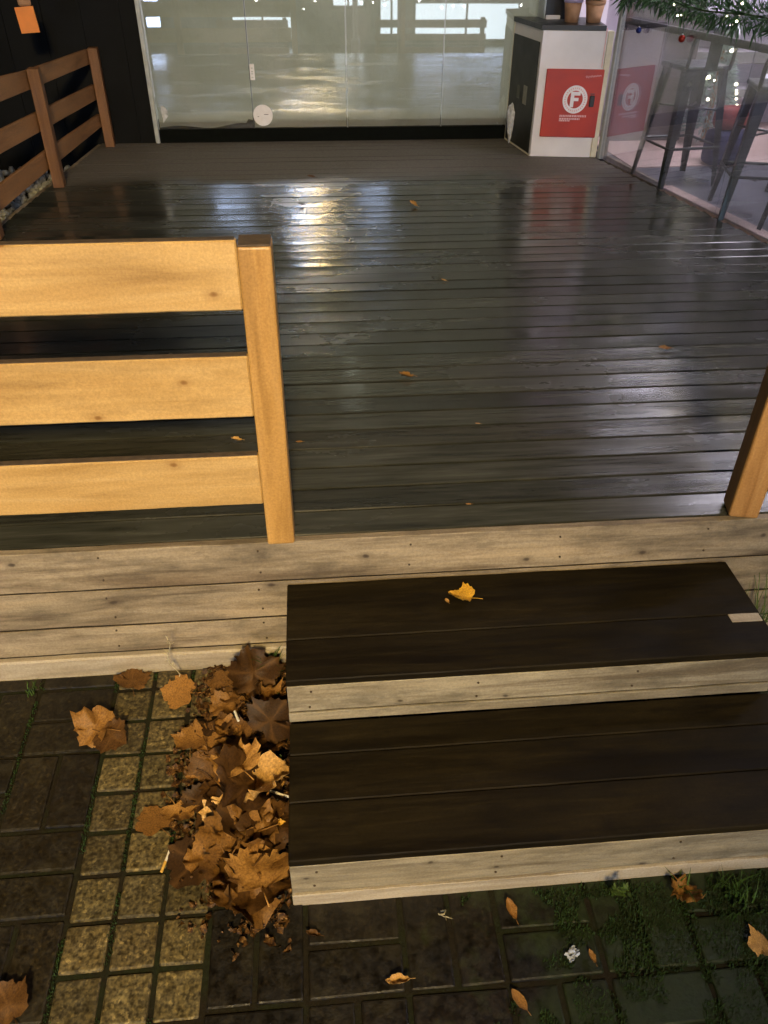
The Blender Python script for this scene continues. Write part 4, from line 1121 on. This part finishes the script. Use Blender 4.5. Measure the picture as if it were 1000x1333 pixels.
weed('dry_weed', -.515, 1.80, .25, 1, 'straw', 'dry straw coloured weed standing before the fascia boards', 34)
weed('leafy_weed', .700, 1.005, .10, 2, 'grass', 'small leafy green weed in front of the lower riser', 40)
weed('dry_stalk', .245, 1.0, .05, 5, 'straw', 'thin dry stalk leaning at the lower riser', 3)
def moss():
    r = random.Random(77); bm = NB(); lay = bm.verts.layers.float.new('vein')
    def blade(x, y, h):
        a = r.random()*6.283; d = Vector((math.cos(a), math.sin(a), 0)); z = gz(y)-.002
        w = Vector((-d.y, d.x, 0))*r.uniform(.0012, .0028); b = Vector((x, y, z))
        bm.faces.new([bm.verts.new(q) for q in (b-w, b+w, b+d*h*r.uniform(.1, .8)+Vector((0, 0, h)))])
    n = 0
    while n < 30000:
        x = r.uniform(.30, 1.45); y = r.uniform(.52, 1.035)
        if mnoise.noise(Vector((x*6, y*6, 3)))+mnoise.noise(Vector((x*17, y*17, 5)))*.6 + (x-.62)*.9 < .0: continue
        blade(x, y, r.uniform(.004, .014)); n += 1
    n = 0
    while n < 4500:     # in joints of the left paving
        x = r.choice([-.712-.245*k for k in range(3)]+[-.591, -.47, -.349])+r.gauss(0, .004); y = r.uniform(.7, 1.84)
        if mnoise.noise(Vector((x*4, y*5, 9))) < -.05: continue
        blade(x, y, r.uniform(.002, .007)); n += 1
    tag(obj('moss', bm, M['moss']), 'low dark green moss over the paving in front of the steps', 'moss', kind='stuff')
moss()

# ------------------------------------------------------------------ street behind the viewer (seen only mirrored in the glass)
def shop():
    t = thing('shop_building', 'plain rendered building across the street with lit windows', 'building', (0, -6, -.78))
    bm = NB(); box(bm, -11, 12, -3, -.05, 0, 9.5); obj('wall', bm, M['plaster'], t)
    for x0, x1, z0, z1, m in ((.65, 1.30, .74, 2.2, 'win_bright'), (1.68, 2.16, .10, 1.5, 'win_bright'), (2.45, 4.75, .10, .78, 'win_bright'), (2.45, 4.75, .94, 1.7, 'win_up_dim'), (-1.55, -.25, .10, .62, 'win_bright'), (-4.2, -3.1, .35, 2.2, 'win_up_dim'),
                              (-2.35, -1.57, 4.3, 5.8, 'win_up_dim'), (-.45, -.05, 4.2, 5.7, 'win_up'), (1.05, 1.83, 4.3, 5.8, 'win_up_dim')):
        cx, cz = (x0+x1)/2, (z0+z1)/2; w, h = (x1-x0)/2, (z1-z0)/2
        bm = NB()
        box(bm, -w-.06, -w, -.049, .03, -h-.06, h+.06); box(bm, w, w+.06, -.049, .03, -h-.06, h+.06)
        box(bm, -w+.001, w-.001, -.049, .028, h, h+.06); box(bm, -w+.001, w-.001, -.049, .028, -h-.06, -h); box(bm, -.02, .02, -.049, .02, -h+.001, h-.001)
        fr = obj('window', bm, M['dark_trim'], t, (cx, 0, cz))
        bm = NB(); box(bm, -w, w, -.048, -.03, -h, h); obj('lit_pane', bm, M[m], fr)
shop()
def strings():
    t = thing('string_lights', 'added string of small warm bulbs along the shop across the street', 'string lights', (3, -5.8, .12))  # unseen bulbs added for more scattered reflections in the glass
    r = random.Random(6)
    P = [(-8+.25*i, 0, .10*math.sin(i*.9)+.05*math.sin(i*2.7)) for i in range(62)]
    bm = NB(); tube(bm, [(x, .02, z+.03) for x, y, z in P], .006, 5); obj('cable', bm, M['black'], t)
    for x, y, z in P:
        if r.random() < .35: continue
        bm = NB(); bmesh.ops.create_icosphere(bm, subdivisions=1, radius=r.uniform(.014, .03)); obj('bulb', bm, M['string_bulb'], t, (x, y, z-r.random()*.12))
strings()
def barrier(x0, x1, label):
    t = thing('slat_barrier', label, 'barrier', ((x0+x1)/2, -1.6, gz(-1.6)), 0, 'low slat barriers across the pavement')
    w = (x1-x0)/2
    for z0, z1 in ((.26, .36), (.46, .56), (.65, .77)): board('rail', -w, w, -.012, .012, z0, z1, M['rail_y'], t)
    for x in (-w+.06, w-.06):
        bm = NB(); box(bm, x-.035, x+.035, -.085, -.013, -.03, .80, .004); obj('post', bm, M['rail_brown_z'], t)
barrier(1.22, 3.18, 'low brown slat barrier behind the viewpoint on the right')
barrier(-1.5, -.28, 'low brown slat barrier behind the viewpoint on the left')
LX, LY, LZ = .05, -3.6, 3.9
t = thing('street_lamp', 'street lamp with a warm light standing behind the viewpoint', 'street lamp', (LX+.94, LY, -.74), math.pi)
bm = NB(); lathe(bm, [(.09, 0), (.09, .3), (.05, .35), (.04, 4.6)], 14); tube(bm, [(0, 0, 4.55), (.3, 0, 4.78), (.72, 0, 4.80)], .03, 10); obj('pole', bm, M['grey_metal'], t)
bm = NB(); box(bm, .66, 1.16, -.11, .11, 4.745, 4.83, .02, seg=2); obj('lamp_head', bm, M['dark_trim'], t)
bm = NB(); box(bm, .72, 1.12, -.08, .08, 4.735, 4.744); obj('lamp_lens', bm, M['lamp_warm'], t)
ld = bpy.data.lights.new('street_lamp_bulb', 'SPOT'); lo = bpy.data.objects.new('street_lamp_bulb', ld); link(lo)
lo.location = (LX, LY, LZ); ld.energy = 3150; ld.color = (1., .72, .31); ld.shadow_soft_size = .30
ld.spot_size = R(58); ld.spot_blend = 1.
lo.rotation_euler = (Vector((-.75, 2.3, .75))-lo.location).to_track_quat('-Z', 'Y').to_euler()

# ------------------------------------------------------------------ night sky
w = bpy.data.worlds.new('World'); S.world = w; w.use_nodes = True
nt = w.node_tree; bg = nt.nodes['Background']
sky = nt.nodes.new('ShaderNodeTexSky'); sky.sky_type = 'NISHITA'; sky.sun_disc = False
sky.sun_elevation = R(-3); sky.sun_rotation = R(160)
nt.links.new(sky.outputs[0], bg.inputs[0]); bg.inputs[1].default_value = .03

S.view_settings.view_transform = 'Standard'; S.view_settings.look = 'None'; S.view_settings.gamma = 1; S.view_settings.exposure = 0
S.cycles.use_denoising = True
try: S.cycles.denoiser = 'OPENIMAGEDENOISE'
except Exception: pass
S.cycles.max_bounces = 7; S.cycles.diffuse_bounces = 3; S.cycles.glossy_bounces = 4; S.cycles.transparent_max_bounces = 10
S.cycles.sample_clamp_indirect = 40; S.cycles.caustics_reflective = True
